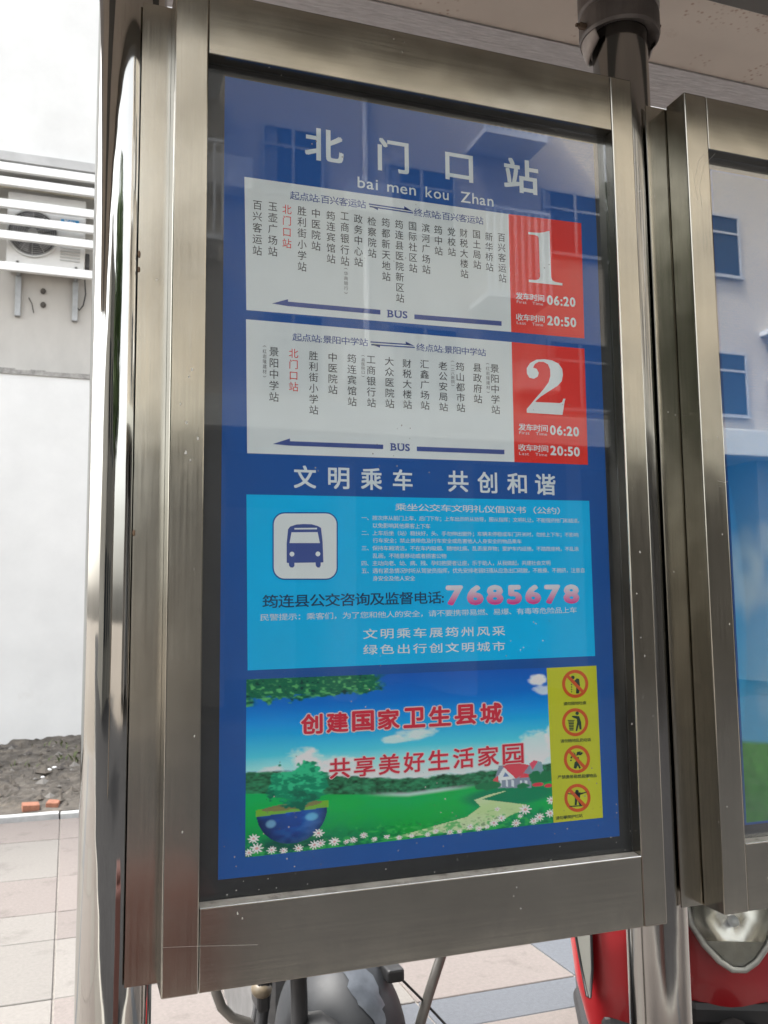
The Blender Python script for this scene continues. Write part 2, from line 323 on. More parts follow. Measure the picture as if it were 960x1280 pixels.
# slightly uneven sill course between plain wall and recess
sl = MB(); pts = np.linspace(-9, 9, 121)
for a, b in zip(pts[:-1], pts[1:]):
    z = 4.075 + random.uniform(-.012, .012); sl.box((a, WY - .012, 4.02), (b, 9.9, z))
adopt(sl.build('sill_course', vary(mat('chipped_mortar', (.33, .32, .30), .95), .4, 20, coords='World', bump=.6)), bld)
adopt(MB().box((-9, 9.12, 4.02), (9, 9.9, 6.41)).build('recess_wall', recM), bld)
adopt(MB().box((-9, WY + .02, 6.46), (9, 9.9, 10.4)).build('upper_wall', wallM), bld)
adopt(MB().box((-9, WY - .04, 6.36), (9, 9.9, 6.46)).build('ledge', vary(mat('ledge_render', (.50, .50, .49), .9), .15, 3, coords='World')), bld)
for x in (-9, 3.0): adopt(MB().box((x, WY + .001, 4.08), (x + 6 if x > 0 else x + 5.6, 9.5, 6.36)).build('pier', wallM), bld)
# white security bars in front of the recess
gr = empty('window_guard', (0, WY, 4.1), 'row of horizontal white square bars in front of the air conditioner', 'guard rail')
barM = vary(mat('white_enamel', (.82, .82, .80), .5), .05, 5)
for z in (6.285, 6.125, 5.875, 5.70, 5.525, 5.18):
    adopt(MB().bbox((-3.4, WY - .05, z - .045), (3.0, WY, z + .045), .006).build('bar', barM), gr)
for z in (6.205, 6.01):
    adopt(MB().tube([(-3.4, WY + .25, z), (3.0, WY + .25, z - .02)], .022, 8).build('pipe', vary(mat('cream_pipe', (.62, .57, .46), .6), .1, 5)), gr)
for x in (-3.3, 2.9): adopt(MB().bbox((x - .04, WY + .002, 4.08), (x + .04, WY + .06, 6.36), .004).build('post', barM), gr)
# air conditioner
ac = empty('air_conditioner', (-.33, 8.95, 5.24), 'white outdoor air conditioning unit behind the white bars', 'air conditioner')
acM = vary(mat('ac_casing', (.70, .69, .66), .55), .08, 4)
adopt(MB().bbox((-.74, 8.80, 5.27), (.07, 9.09, 6.08), .015).build('casing', acM), ac)
fanc = (-.475, 8.80, 5.63)
g_ = MB().torus((fanc[0], 8.79, fanc[2]), .262, .014, 'y', n=40)
adopt(g_.build('fan_ring', mat('ac_ring', (.60, .60, .58), .5)), ac)
adopt(MB().tube([(fanc[0], 8.798, fanc[2]), (fanc[0], 8.785, fanc[2])], .255, 40).build('fan_opening', mat('fan_dark', (.10, .10, .10), .7)), ac)
fb = MB()
for k in range(5):
    a = k * 2 * math.pi / 5
    p = [(r_ * math.cos(a + da), r_ * math.sin(a + da)) for r_, da in ((.05, 0), (.22, .25), (.23, .75), (.05, .9))]
    fb.add([(fanc[0] + x, 8.778 - .004 * i, fanc[2] + z) for i, (x, z) in enumerate(p)], [(0, 1, 2, 3)])
adopt(fb.build('fan_blade', mat('fan_grey', (.2, .2, .2), .6)), ac)
gg = MB()
for r_ in np.arange(.07, .255, .022): gg.torus((fanc[0], 8.772, fanc[2]), r_, .0022, 'y', n=36, k=5)
for k in range(12):
    a = k * math.pi / 6; gg.tube([(fanc[0] + .05 * math.cos(a), 8.77, fanc[2] + .05 * math.sin(a)), (fanc[0] + .262 * math.cos(a), 8.775, fanc[2] + .262 * math.sin(a))], .003, 5)
gg.ell((fanc[0], 8.77, fanc[2]), (.055, .01, .055))
adopt(gg.build('fan_grille', mat('ac_grille', (.42, .42, .41), .5)), ac)
adopt(MB().box((-.19, 8.792, 5.745), (0.0, 8.80, 5.835)).build('badge', mat('blue_badge', (.03, .30, .62), .4)), ac)
lv = MB()
for k in range(5): lv.bbox((-.19, 8.79, 5.36 + k * .035), (.02, 8.80, 5.375 + k * .035), .002)
adopt(lv.build('louver', mat('louver_grey', (.52, .52, .50), .5)), ac)
adopt(MB().bbox((.075, 8.86, 5.33), (.12, 9.0, 5.50), .01).build('valve', mat('valve_dark', (.07, .07, .07), .5)), ac)
for x in (-.62, -.02):
    b = MB(); b.bbox((x - .02, 8.76, 5.235), (x + .02, 9.12, 5.268), .003); b.bbox((x - .03, 9.07, 4.78), (x + .03, 9.115, 5.236), .003); b.bbox((x - .015, 8.80, 5.268), (x + .015, 8.84, 5.31), .003)
    adopt(b.build('bracket', vary(mat('galvanised', (.42, .43, .43), .5, .6), .2, 10)), ac)
pts = [onY(x, y, 9.09) for x, y in ((93, 350), (92, 365), (94, 380), (99, 388), (104, 382), (107, 368), (106, 350))]
tag(MB().tube(pts, .008, 6).build('cable', mat('black_cable', (.03, .03, .03), .6)), 'thin dark loop of cable hanging under the air conditioner', 'cable')
pts = [onY(x, y, 9.10) for x, y in ((36, 372), (40, 380), (42, 391))]
tag(MB().tube(pts, .006, 6).build('cable', mat('grey_cable', (.12, .11, .10), .6)), 'short stub of cable on the stained wall under the bars', 'cable')
for (x, y) in ((54, 364), (54, 381)):
    c = onY(x, y, 9.105); tag(MB().ell(c, (.03, .015, .035), nu=10, nv=6).build('wall_plug', mat('plug_hole', (.10, .09, .08), .9)), 'upper dark anchor plug in the stained wall' if y < 370 else 'lower dark anchor plug in the stained wall', 'wall plug', 'dark anchor plugs in the stained wall')

# ------------------------------------------------------------------ shelter: posts, canopy
PY, PR = .120, .0555
def post(x, mt, label, zt=2.80):
    t = empty('shelter_post', (x, PY, 0), label, 'post', 'round steel posts of the shelter')
    o = MB().tube([(x, PY, 0), (x, PY, .6), (x, PY, 1.4), (x, PY, 2.1), (x, PY, zt)], PR, 72, caps=False).build('shaft', mt); adopt(o, t)
    f = MB().tube([(x, PY, 0.0), (x, PY, .012)], .11, 32)
    for a in range(4): f.tube([(x + .085 * math.cos(a * 1.57 + .78), PY + .085 * math.sin(a * 1.57 + .78), .012), (x + .085 * math.cos(a * 1.57 + .78), PY + .085 * math.sin(a * 1.57 + .78), .03)], .009, 6, smooth=False)
    adopt(f.build('base_flange', M['tube']), t)
    return t
X1, X2 = .0776, 1.041
p1 = post(X1, M['tube'], 'mirror polished round steel post left of the timetable box')
p2 = post(X2, M['tube_old'], 'weathered round steel post with a dark collar between the two boxes')
colM = vary(mat('dark_collar', (.15, .13, .12), .45, .4), .25, 14, dark=((.24, .21, .18), 6, .6))
c = MB(); prof = [(.0565, 2.665), (.079, 2.655), (.081, 2.662), (.081, 2.705), (.0775, 2.709), (.0775, 2.714), (.082, 2.718), (.082, 2.80)]
n = 48; vs = [(X2 + r * math.cos(2 * math.pi * k / n), PY + r * math.sin(2 * math.pi * k / n), z) for r, z in prof for k in range(n)]
c.add(vs, [(i * n + k, i * n + (k + 1) % n, (i + 1) * n + (k + 1) % n, (i + 1) * n + k) for i in range(len(prof) - 1) for k in range(n)], 0, False)
col_o = adopt(c.build('collar', colM), p2)
lob = MB()   # pale flared plates under the collar, to either side of the post
for sgn in (-1, 1):
    vs = []
    for i, zz in enumerate((2.615, 2.64, 2.668)):
        rr = (.063, .070, .076)[i]
        for k in range(9):
            a = (math.pi * .5 + (1 - sgn) * math.pi / 2 - math.pi / 2) + (k - 4) / 4 * .75 + .45 * sgn
            for q in (0, .004): vs.append((X2 + (rr + q) * math.cos(a), PY + (rr + q) * math.sin(a), zz + .025 * abs((k - 4) / 4) ** 2 * (1 if i == 0 else .4 if i == 1 else 0)))
    fs = []
    for i in range(2):
        for k in range(8):
            a = (i * 9 + k) * 2; b = a + 2; c2 = a + 18; d2 = b + 18
            fs += [(a, b, d2, c2), (a + 1, c2 + 1, d2 + 1, b + 1)]
    for k in range(8): a = k * 2; fs.append((a, a + 1, a + 3, a + 2))
    lob.add(vs, fs, 0, True)
adopt(lob.build('clamp_plate', vary(mat('worn_clamp', (.36, .31, .28), .5, .3), .25, 20)), p2)
for sgn, z in ((-1, 2.672), (1, 2.712)):
    adopt(MB().tube([(X2 + sgn * .080, PY, z), (X2 + sgn * .094, PY, z)], .007, 6, smooth=False).tube([(X2 + sgn * .094, PY, z), (X2 + sgn * .102, PY, z)], .004, 8).build('bolt', mat('rusty_bolt', (.13, .09, .06), .6, .5)), p2)

CZ = 2.80
can = empty('shelter_canopy', (0, .2, CZ), 'flat shelter canopy with stained beige soffit over the display boxes', 'canopy')
beige = vary(mat('beige_soffit', (.62, .56, .49), .75), .10, 2.2, 7, coords='World', dark=((.42, .34, .27), 3.4, .63), bump=.08)
# rust-dotted patch comes from a finer dark mask
t_ = beige.node_tree; N_ = t_.nodes; L_ = t_.links; P_ = N_['Principled BSDF']
g1 = N_.new('ShaderNodeNewGeometry'); v1 = N_.new('ShaderNodeTexVoronoi'); v1.inputs['Scale'].default_value = 70; L_.new(g1.outputs['Position'], v1.inputs['Vector'])
r1 = N_.new('ShaderNodeMapRange'); r1.inputs[1].default_value = .16; r1.inputs[2].default_value = .34; r1.inputs[3].default_value = 1; r1.inputs[4].default_value = 0; L_.new(v1.outputs['Distance'], r1.inputs[0])
n1 = N_.new('ShaderNodeTexNoise'); n1.inputs['Scale'].default_value = 7; L_.new(g1.outputs['Position'], n1.inputs['Vector'])
r1b = N_.new('ShaderNodeMapRange'); r1b.inputs[1].default_value = .55; r1b.inputs[2].default_value = .62; r1b.inputs[4].default_value = .6; L_.new(n1.outputs['Fac'], r1b.inputs[0])
mu1 = N_.new('ShaderNodeMath'); mu1.operation = 'MULTIPLY'; L_.new(r1.outputs[0], mu1.inputs[0]); L_.new(r1b.outputs[0], mu1.inputs[1])
mx1 = N_.new('ShaderNodeMix'); mx1.data_type = 'RGBA'; L_.new(mu1.outputs[0], mx1.inputs[0]); L_.new(P_.inputs['Base Color'].links[0].from_socket, mx1.inputs[6]); mx1.inputs[7].default_value = (.30, .17, .11, 1); L_.new(mx1.outputs[2], P_.inputs['Base Color'])
adopt(MB().box((-2.4, .09, CZ), (5.2, .345, CZ + .05)).build('soffit_panel', beige), can)
strip = vary(mat('grey_soffit_board', (.52, .515, .52), .8), .18, 22, 9, (1, 5, 1), coords='World', bump=.5, bump_scale=30)
# rear boards: the left one stops with a mitred corner short of the post
zb = CZ - .004
lb = MB(); a_ = [(-2.4, .345), (1.155, .345), (1.195, .395), (1.16, .44), (1.14, .50), (-2.4, .50)]
def prism(mbx, poly, z0, z1, mi=0):
    k = len(poly); mbx.add([(x, y, z0) for x, y in poly] + [(x, y, z1) for x, y in poly], [tuple(range(k))[::-1], tuple(range(k, 2 * k))] + [(i, (i + 1) % k, k + (i + 1) % k, k + i) for i in range(k)], mi)
    return mbx
adopt(prism(MB(), a_, zb, CZ + .05).build('soffit_board', strip), can)
adopt(prism(MB(), [(1.225, .345), (5.2, .345), (5.2, .50), (1.225, .50)], zb, CZ + .05).build('soffit_board', strip), can)
darkM = vary(mat('dark_beam', (.09, .088, .08), .6), .2, 6, coords='World')
adopt(MB().bbox((-2.4, -.10, CZ - .03), (5.2, .088, CZ + .06), .004).build('beam', darkM), can)
adopt(MB().box((-2.4, -.45, CZ + .004), (5.2, -.102, CZ + .05)).build('soffit_panel', beige), can)
adopt(MB().bbox((-2.5, -.50, CZ - .06), (5.3, -.452, CZ + .16), .005).build('fascia', vary(mat('canopy_fascia', (.20, .19, .17), .5, .3), .1, 4)), can)
adopt(MB().box((-2.45, -.451, CZ + .07), (5.25, .51, CZ + .10)).build('roof_sheet', mat('roof_sheet', (.35, .36, .36), .5)), can)

# ------------------------------------------------------------------ light boxes
def light_box(dx, label, extra_right=0.0):
    t = empty('light_box', (dx + .556, .03, .961), label, 'light box', 'steel light boxes hung between the posts')
    A = lambda o: adopt(o, t)
    x0, x1, z0, z1 = .135 + dx, .978 + dx + extra_right, .961, 2.489
    ox0, ox1, oz0, oz1 = .187 + dx, .9315 + dx + extra_right, 1.077, 2.3815
    A(MB().bbox((x0, 0, z0), (ox0, .056, z1), .0022).build('frame_stile', M['steel']))
    A(MB().bbox((ox1, 0, z0), (x1, .056, z1), .0022).build('frame_stile', M['steel']))
    A(MB().bbox((ox0 + .0006, .0006, oz1), (ox1 - .0006, .055, z1 - .0006), .0014).build('frame_rail', M['steel_h']))
    A(MB().bbox((ox0 + .0006, .0006, z0 + .0006), (ox1 - .0006, .0216, oz0), .0014).build('frame_rail', M['steel_h']))
    A(MB().box((ox0 + .001, .0218, z0 + .002), (ox1 - .001, .055, oz0 - .004)).build('rail_back', M['steel_h']))
    # dusty ledge under the glass and the bright folded lip before it
    ld = MB(); nseg = 60; xx = np.linspace(ox0 + .001, ox1 - .001, nseg + 1)
    dep = [.0155 + random.uniform(-.0015, .0015) for _ in xx]
    ld.add([(x, .0012, oz0 + .0004) for x in xx] + [(x, .0215, oz0 + .0030) for x in xx], [(i, i + 1, nseg + 2 + i, nseg + 1 + i) for i in range(nseg)])
    A(ld.build('ledge_dust', M['ledge']))
    A(MB().tube([(ox0 + .001, .0009, oz0 - .0001), (ox1 - .001, .0009, oz0 - .0001)], .0011, 8).build('folded_lip', M['edge']))
    A(MB().box((.089 + dx, .058, z0 + .001), (x1 - .001 , .061, z1 - .004)).build('mounting_flange', M['steel']))
    A(MB().box((x0 + .004, .0612, z0 + .012), (x1 - .02, .15, z1 - .012)).build('back_case', M['steel']))
    # inside: black tray, glass, seal
    A(MB().box((ox0 - .02, .0304, oz0 - .02), (ox1 + .02, .034, oz1 + .02)).build('backing_board', M['black']))
    A(MB().box((ox0 + .0007, .0222, oz0 + .0032), (ox1 - .0007, .0262, oz1 - .0007)).build('glass_pane', M['glass']))
    return t, (ox0, ox1, oz0, oz1)
lb1, O1 = light_box(0.0, 'steel light box with the blue bus timetable poster, left of the two')
lb2, O2 = light_box(.9625, 'steel light box with a blue sky and green grass poster, right of the two')

# small weld marks / rust where the flange meets the left post
wm = vary(mat('weld_scar', (.20, .13, .08), .7, .3), .5, 60)
for z, s_ in ((2.06, .006), (2.035, .0045), (1.62, .005)):
    o = MB().ell((.0905, .0572, z), (.0022, .0015, s_), nu=10, nv=8).build('weld_spot', wm); adopt(o, lb1)

# wear on the front faces: scratches, scuffs and dried splashes
scM = mat('scratch', (.50, .48, .45), .5, .6); splM = mat('dried_splash', (.55, .53, .48), .8, .1)
def scratch(pts, box, r=.00035):
    adopt(MB().tube([onY(x, y, -.0001) for x, y in pts], r, 5).build('scratch', scM), box)
scratch([(204, 1184.5), (240, 1183), (285, 1182), (322, 1181)], lb1, .00016); scratch([(872, 250), (868, 225), (874, 200), (888, 184)], lb2, .00016); scratch([(878, 262), (874, 232), (881, 206), (894, 192)], lb2, .00014); scratch([(897, 601), (905, 603), (910, 602)], lb2, .0003)
for (px_, py_, r_) in ((240, 462, 1.6), (236, 471, 1.2), (233, 528, 1.4), (247, 548, 1.6), (232, 566, 1.8), (238, 575, 1.2), (225, 505, 1.0), (297, 1142, 1.3), (303, 1148, 1.0), (228, 1040, .9), (243, 920, 1.0), (800, 690, 1.2), (796, 742, 1.0), (806, 820, 1.1), (790, 905, .9), (912, 780, 1.0), (903, 668, .9)):
    bx = lb1 if px_ < 840 else lb2; c_ = onY(px_, py_, -.0002); k_ = 9
    o_ = MB().add([(c_[0] + r_ * .0012 * math.cos(2 * math.pi * i / k_) * random.uniform(.5, 1.1), -.0002, c_[2] + r_ * .0018 * math.sin(2 * math.pi * i / k_) * random.uniform(.6, 1.4)) for i in range(k_)], [tuple(range(k_))]).build('splash_mark', splM); adopt(o_, bx)

# ------------------------------------------------------------------ lettering
FONT_CACHE = {}
def glyph(ch, bold=0.0):
    key = ch
    if key in FONT_CACHE: return FONT_CACHE[key]
    cu = bpy.data.curves.new('g', 'FONT'); cu.body = ch; cu.size = 1; cu.resolution_u = 3; cu.fill_mode = 'BOTH'; cu.dimensions = '2D'
    o = bpy.data.objects.new('g', cu); COL.objects.link(o)
    dg = bpy.context.evaluated_depsgraph_get(); me = bpy.data.meshes.new_from_object(o.evaluated_get(dg))
    V = np.array([v.co[:2] for v in me.vertices]) if len(me.vertices) else np.zeros((0, 2))
    Fc = [tuple(p.vertices) for p in me.polygons]
    bpy.data.objects.remove(o); bpy.data.curves.remove(cu); bpy.data.meshes.remove(me)
    FONT_CACHE[key] = (V, Fc); return FONT_CACHE[key]
def adv(ch):
    if ch == ' ': return .35
    if ord(ch) > 0x2000: return 1.0
    V, _ = glyph(ch); return (V[:, 0].max() + .07) if len(V) else .3
# x scale: CJK glyph em is about .9-1.0 of size in the fallback font; measured once
_v, _ = glyph('国'); EM = (_v[:, 0].max() - _v[:, 0].min()) / .88
class Print:
    """flat print on the plane Y: everything is measured in photograph pixels and mapped to the poster's plane"""
    def __init__(s, Y): s.Y = Y; s.mb = MB()
    def P(s, px, py): return onY(px, py, s.Y)
    def poly(s, pts, mi=0):
        s.mb.add([s.P(*p) for p in pts], [tuple(range(len(pts)))], mi); return s
    def affine(s, V, Fc, TL, BL, BR, mi, bold=0.0):
        TL, BL, BR = s.P(*TL), s.P(*BL), s.P(*BR)
        lo = V.min(0) - bold; hi = V.max(0) + bold
        offs = [(0, 0)]
        if bold: k = 8 if bold > .03 else 4; offs = [(bold * math.cos(2 * math.pi * i / k + .785), bold * math.sin(2 * math.pi * i / k + .785)) for i in range(k)] + ([(0, 0)] if k == 8 else [])
        if bold > .06: offs += [(bold * .5 * math.cos(2 * math.pi * i / 6), bold * .5 * math.sin(2 * math.pi * i / 6)) for i in range(6)]
        for i, of in enumerate(offs):
            u = (V + of - lo) / (hi - lo + 1e-9)
            pts = BL + u[:, :1] * (BR - BL) + u[:, 1:] * (TL - BL); pts[:, 1] -= i * .00001
            s.mb.add(pts, Fc, mi)
    def line(s, txt, x0, yb0, x1, yb1, h, mi=0, bold=0.0, sp=0.0, slant=0.0):
        Vs, Fs, x, o = [], [], 0.0, 0
        for ch in txt:
            V, Fc = glyph(ch, bold)
            w = adv(ch) * (EM if ord(ch) > 0x2000 else 1)
            if len(V):
                Vs.append(V + [x, 0] + np.outer(V[:, 1], [slant, 0])); Fs += [tuple(i + o for i in f) for f in Fc]; o += len(V)
            x += w + sp
        if Vs:
            lean = .0000968 * (x0 - 365) * -h
            s.affine(np.vstack(Vs), Fs, (x0 + lean, yb0 - h), (x0, yb0), (x1, yb1), mi, bold)
        return s
    def column(s, txt, cx, yt, yb, w, mi=0, bold=0.0):
        Vs, Fs, o = [], [], 0
        for k, ch in enumerate(txt):
            V, Fc = glyph(ch, bold)
            if ch in '()': V = np.stack([V[:, 1] * .9, -V[:, 0] * 1.3 + .6], 1)
            if len(V): Vs.append(V - [V[:, 0].mean() if ch in '()' else 0, k * 1.12] + [(EM / 2 if ch in '()' else 0), 0]); Fs += [tuple(i + o for i in f) for f in Fc]; o += len(V)
        ym = (yt + yb) / 2; sl = (688 - ym) / (3605 - cx); lean = .0000968 * (cx - 365) * (yb - yt)
        cxb = cx + lean * .5; cxt = cx - lean * .5
        V = np.vstack(Vs); V = np.vstack([V])
        s.affine(V, Fs, (cxt - w / 2, yt - sl * w / 2), (cxb - w / 2, yb - sl * w / 2), (cxb + w / 2, yb + sl * w / 2), mi, bold)
        return s
    def disc(s, cx, cy, r, mi=0, ri=0.0, n=40, ry=None):
        ry = ry or r
        out = [s.P(cx + r * math.cos(2 * math.pi * k / n), cy + ry * math.sin(2 * math.pi * k / n)) for k in range(n)]
        if ri: 
            inn = [s.P(cx + ri * math.cos(2 * math.pi * k / n), cy + ri * ry / r * math.sin(2 * math.pi * k / n)) for k in range(n)]
            s.mb.add(out + inn, [(k, (k + 1) % n, n + (k + 1) % n, n + k) for k in range(n)], mi)
        else: s.mb.add(out, [tuple(range(n))], mi)
        return s
    def build(s, name, mats, parent):
        o = adopt_sub(s.mb.build(name, mats), parent) if s.mb.v else None
        s.mb = MB(); return o
    def cut(s, name, mats, parent): s.build(name, mats, parent); return s
def adopt_sub(o, parent):
    off = Vector((0, 0, 0)); p = parent
    while p is not None: off += Vector(p.location); p = p.parent
    o.parent = parent; o.location = -off; return o

def ink(name, col, rough=.6): return vary(mat(name, col, rough, 0, Specular_IOR_Level=.18), .05, 5, coords='World')
I = dict(white=ink('print_white', (.75, .82, .82)), navy=ink('print_navy', (.012, .095, .36)), red=ink('print_red', (.80, .04, .03)),
         txt=ink('print_black', (.045, .05, .055)), blue=ink('print_blue_text', (.06, .10, .32)), cyan=ink('print_cyan', (.0, .50, .93)),
         rtxt=ink('print_red_text', (.75, .06, .05)), pale=ink('print_pale', (.70, .79, .82)), hot=ink('print_dark_blue', (.012, .06, .15)),
         yellow=ink('print_yellow', (.56, .60, .03)), orange=ink('print_orange_red', (.62, .10, .02)), dgreen=ink('print_dark_green', (.02, .05, .03)),
         slogan=ink('print_slogan_red', (.66, .03, .06)), pinkw=ink('print_pinkish_white', (.74, .62, .62)))
# blue sheet
B = .0300; st = .00025
pr = Print(B - st); a = 4
pr.mb.box((.218, B - st, 1.106), (.909, B - .00005, 2.366))
sheet = adopt(pr.mb.build('poster', I['navy']), lb1)
L1, L2, L3, L4 = B - 2 * st, B - 3 * st, B - 4 * st, B - 5 * st
pr = Print(L1)
pr.poly([(305.5, 221), (308, 387.5), (639, 415), (635.5, 267.5)]).cut('route_board', I['white'], sheet); pr.poly([(307.5, 399), (309, 566.5), (643, 577.5), (639.5, 427.5)]); pr.build('route_board', I['white'], sheet)
pr = Print(L1)
pr.poly([(635.5, 267.5), (639, 415), (730.5, 423), (726.5, 279)]).cut('route_number_block', I['red'], sheet); pr.poly([(639.5, 427.5), (643, 577.5), (735, 581), (730.5, 436)]); pr.build('route_number_block', I['red'], sheet)
pr = Print(L1); pr.poly([(308, 618), (309.5, 838), (744, 820), (736.5, 626)]); pr.build('notice_panel', I['cyan'], sheet)

# title
pr = Print(L1)
for ch, (xa, xb, ya, yb) in {'北': (380.6, 430, 157, 206), '门': (472, 511.6, 171, 219), '口': (556.6, 592, 189, 229.5), '站': (630, 674, 195, 245)}.items():
    sl = (688 - (ya + yb) / 2) / (3605 - xa); w = xb - xa; h = (yb - ya) - sl * w
    pr.line(ch, xa, yb - sl * w, xb, yb, h, 0, .028).cut('title_character', I['pale'], sheet)
for wd, xa, xb, h in (('bai', 447, 472.5, 14), ('men', 484, 520, 9.6), ('kou', 532, 561, 13.6), ('Zhan', 576, 617, 13.6)):
    pr.line(wd, xa, 234.5 + (xa - 447) * .141, xb, 234.5 + (xb - 447) * .141, h, 0, .01).cut('title_pinyin', I['pale'], sheet)

# arrows, headers, bus marks
pr = Print(L2); BL_ = I['blue']
pr.poly([(340, 379.3), (360, 382.6), (360, 374)]).poly([(360, 377), (360, 382.6), (475.5, 393.2), (475.5, 387.3)]).cut('route_arrow', BL_, sheet)
pr.poly([(518, 393), (518, 398.8), (627, 407.3), (627, 401.5)]).cut('route_bar', BL_, sheet)
pr.poly([(341, 555), (362.5, 557), (362.5, 548)]).poly([(362.5, 551.5), (362.5, 557), (479, 561.3), (479, 555.8)]).cut('route_arrow', BL_, sheet)
pr.poly([(521, 558.2), (521, 563.8), (630.5, 567.8), (630.5, 562.3)]).cut('route_bar', BL_, sheet)
pr.poly([(463, 426.6), (463, 428.2), (512, 431.6), (512, 430)]).poly([(507, 426.8), (507.5, 431.3), (518.5, 432.6)]).cut('direction_arrow', BL_, sheet)
pr.poly([(464, 430), (464, 431.6), (518.5, 435), (518.5, 433.4)]).poly([(463.5, 429.8), (475, 434.6), (475, 430.8)]).cut('direction_arrow', BL_, sheet)
pr.poly([(461, 254.2), (461, 255.8), (510, 263), (510, 261.4)]).poly([(505, 257.6), (505.5, 262.3), (516.5, 264.6)]).cut('direction_arrow', BL_, sheet)
pr.poly([(462, 257.3), (462, 258.9), (516.5, 267), (516.5, 265.4)]).poly([(461.5, 257), (472.5, 262.8), (472.5, 259)]).cut('direction_arrow', BL_, sheet)
for a_ in (('起点站:百兴客运站', 362.5, 249, 457.5, 261, 10.6), ('终点站:百兴客运站', 517.5, 270, 604.5, 281, 10), ('起点站:景阳中学站', 365.5, 426, 460, 433, 10), ('终点站:景阳中学站', 520.5, 438.5, 607.5, 445.5, 9.6)):
    pr.line(*a_, 0, .006).cut('terminus_heading', BL_, sheet)
def serif_bus(pr, x0, yb0, x1, yb1, h):
    pr.line('BUS', x0, yb0, x1, yb1, h, 0, .03)
    for f, w_, tops in ((.02, 3.2, (0, 1)), (.39, 3.4, (1,)), (.595, 3.4, (1,))):      # small slab serifs
        x = x0 + (x1 - x0) * f; y = yb0 + (yb1 - yb0) * f
        for q in tops:
            yy = y - h * q + (0.0 if q else -.9); pr.poly([(x - 1.4, yy), (x - 1.4, yy + .9), (x - 1.4 + w_, yy + 1.05), (x - 1.4 + w_, yy + .15)])
    pr.cut('bus_lettering', BL_, sheet)
serif_bus(pr, 484.5, 396.6, 509.5, 398.4, 9.4); serif_bus(pr, 488.5, 563.2, 512.5, 564.2, 9.4)

# station names
r1 = [('百兴客运站', 321.7, 251, 319), ('玉壶广场站', 341, 253, 320), ('*北门口站', 358.7, 256, 310), ('胜利街小学站', 377.5, 258, 339), ('中医院站', 395, 261, 313), ('筠连宾馆站', 413.7, 264, 329),
      ('工商银行站', 431, 265.5, 332), ('政务中心站', 448, 268, 333), ('检察院站', 465, 271, 322), ('筠都新天地站', 482.5, 272.5, 351), ('筠连县医院新区站', 499.5, 275, 378), ('国际社区站', 516, 277.5, 340.5),
      ('滨河广场站', 532.5, 279.5, 342), ('筠中站', 548, 282, 319), ('党校站', 564.5, 284.5, 320), ('财税大楼站', 580, 286, 347.5), ('国土局站', 596, 288, 336), ('新华桥站', 611.5, 290.5, 339), ('百兴客运站', 627.5, 292, 353)]
r2 = [('景阳中学站', 342.5, 434, 502), ('*北门口站', 367, 436, 489), ('胜利街小学站', 392, 439, 518), ('中医院站', 416, 441, 492.5), ('筠连宾馆站', 440, 442.5, 507.5), ('工商银行站', 464, 445, 509), ('大众医院站', 487, 446, 510),
      ('财税大楼站', 509, 449, 511), ('汇鑫广场站', 531, 450, 512), ('老公安局站', 554, 452, 514), ('筠山都市站', 575.5, 453, 515), ('县政府站', 597, 454.5, 504), ('景阳中学站', 619, 455.5, 517.5)]
for rows in (r1, r2):
    for k, (tx, cx, yt, yb) in enumerate(rows):
        pr = Print(L2); red = tx[0] == '*'; pr.column(tx.strip('*'), cx, yt, yb, 12.0 - .0045 * (cx - 320) if rows is r2 else 11.8 - .0075 * (cx - 320), 0, .002)
        pr.build('station_name', I['rtxt'] if red else I['txt'], sheet)
pr = Print(L2); gt_ = ink('print_grey_text', (.14, .15, .16))
for a_ in (('(华商银行)', 432.5, 335, 367, 5.2), ('(红岩隆建材)', 330.8, 432, 471.5, 5), ('(县医院口)', 454, 444, 471, 4.8), ('(一二八医院)', 566, 451, 482.5, 4.8), ('(红岩隆建材)', 610, 454, 491, 4.8)):
    pr.column(*a_).cut('station_note', gt_, sheet)

# big route numerals, drawn as outlines (unit box)
def smooth_closed(pts, sub=8):
    out = []; n = len(pts)
    for i in range(n):
        p0, p1, p2, p3 = [np.array(pts[(i + k - 1) % n], float) for k in range(4)]
        for t in np.linspace(0, 1, sub, endpoint=False):
            out.append(.5 * ((2 * p1) + (-p0 + p2) * t + (2 * p0 - 5 * p1 + 4 * p2 - p3) * t * t + (-p0 + 3 * p1 - 3 * p2 + p3) * t ** 3))
    return out
one = [(.30, .085), (.36, .055), (.69, .055), (.98, .045), (.98, 0), (.02, 0), (.02, .045), (.26, .06)]
one_poly = [(.01, 0), (.99, 0), (.99, .045), (.80, .052), (.70, .075), (.665, .13), (.66, 1.0), (.61, 1.0), (.52, .975), (.36, .945), (.04, .935), (.04, .895), (.22, .895), (.30, .885), (.335, .85), (.34, .13), (.31, .075), (.22, .052), (.01, .045)]
two_poly = [(.00, 0), (.90, 0), (.97, .26), (.99, .30), (.935, .30), (.90, .235), (.84, .215), (.24, .205), (.22, .215), (.36, .31), (.58, .42), (.80, .53), (.91, .62), (.945, .74), (.93, .85), (.84, .94), (.68, .99), (.48, 1.0), (.28, .98), (.12, .91), (.03, .81), (.03, .71), (.09, .64), (.20, .625), (.30, .67), (.33, .74), (.28, .81), (.19, .83), (.24, .90), (.34, .945), (.46, .95), (.57, .91), (.62, .82), (.62, .70), (.57, .58), (.44, .45), (.24, .28), (.06, .12), (.00, .07)]
def tess(mbx, P3, mi=0):
    from mathutils.geometry import tessellate_polygon
    tr = tessellate_polygon([[Vector(p) for p in P3]]); mbx.add(P3, [tuple(t) for t in tr], mi)
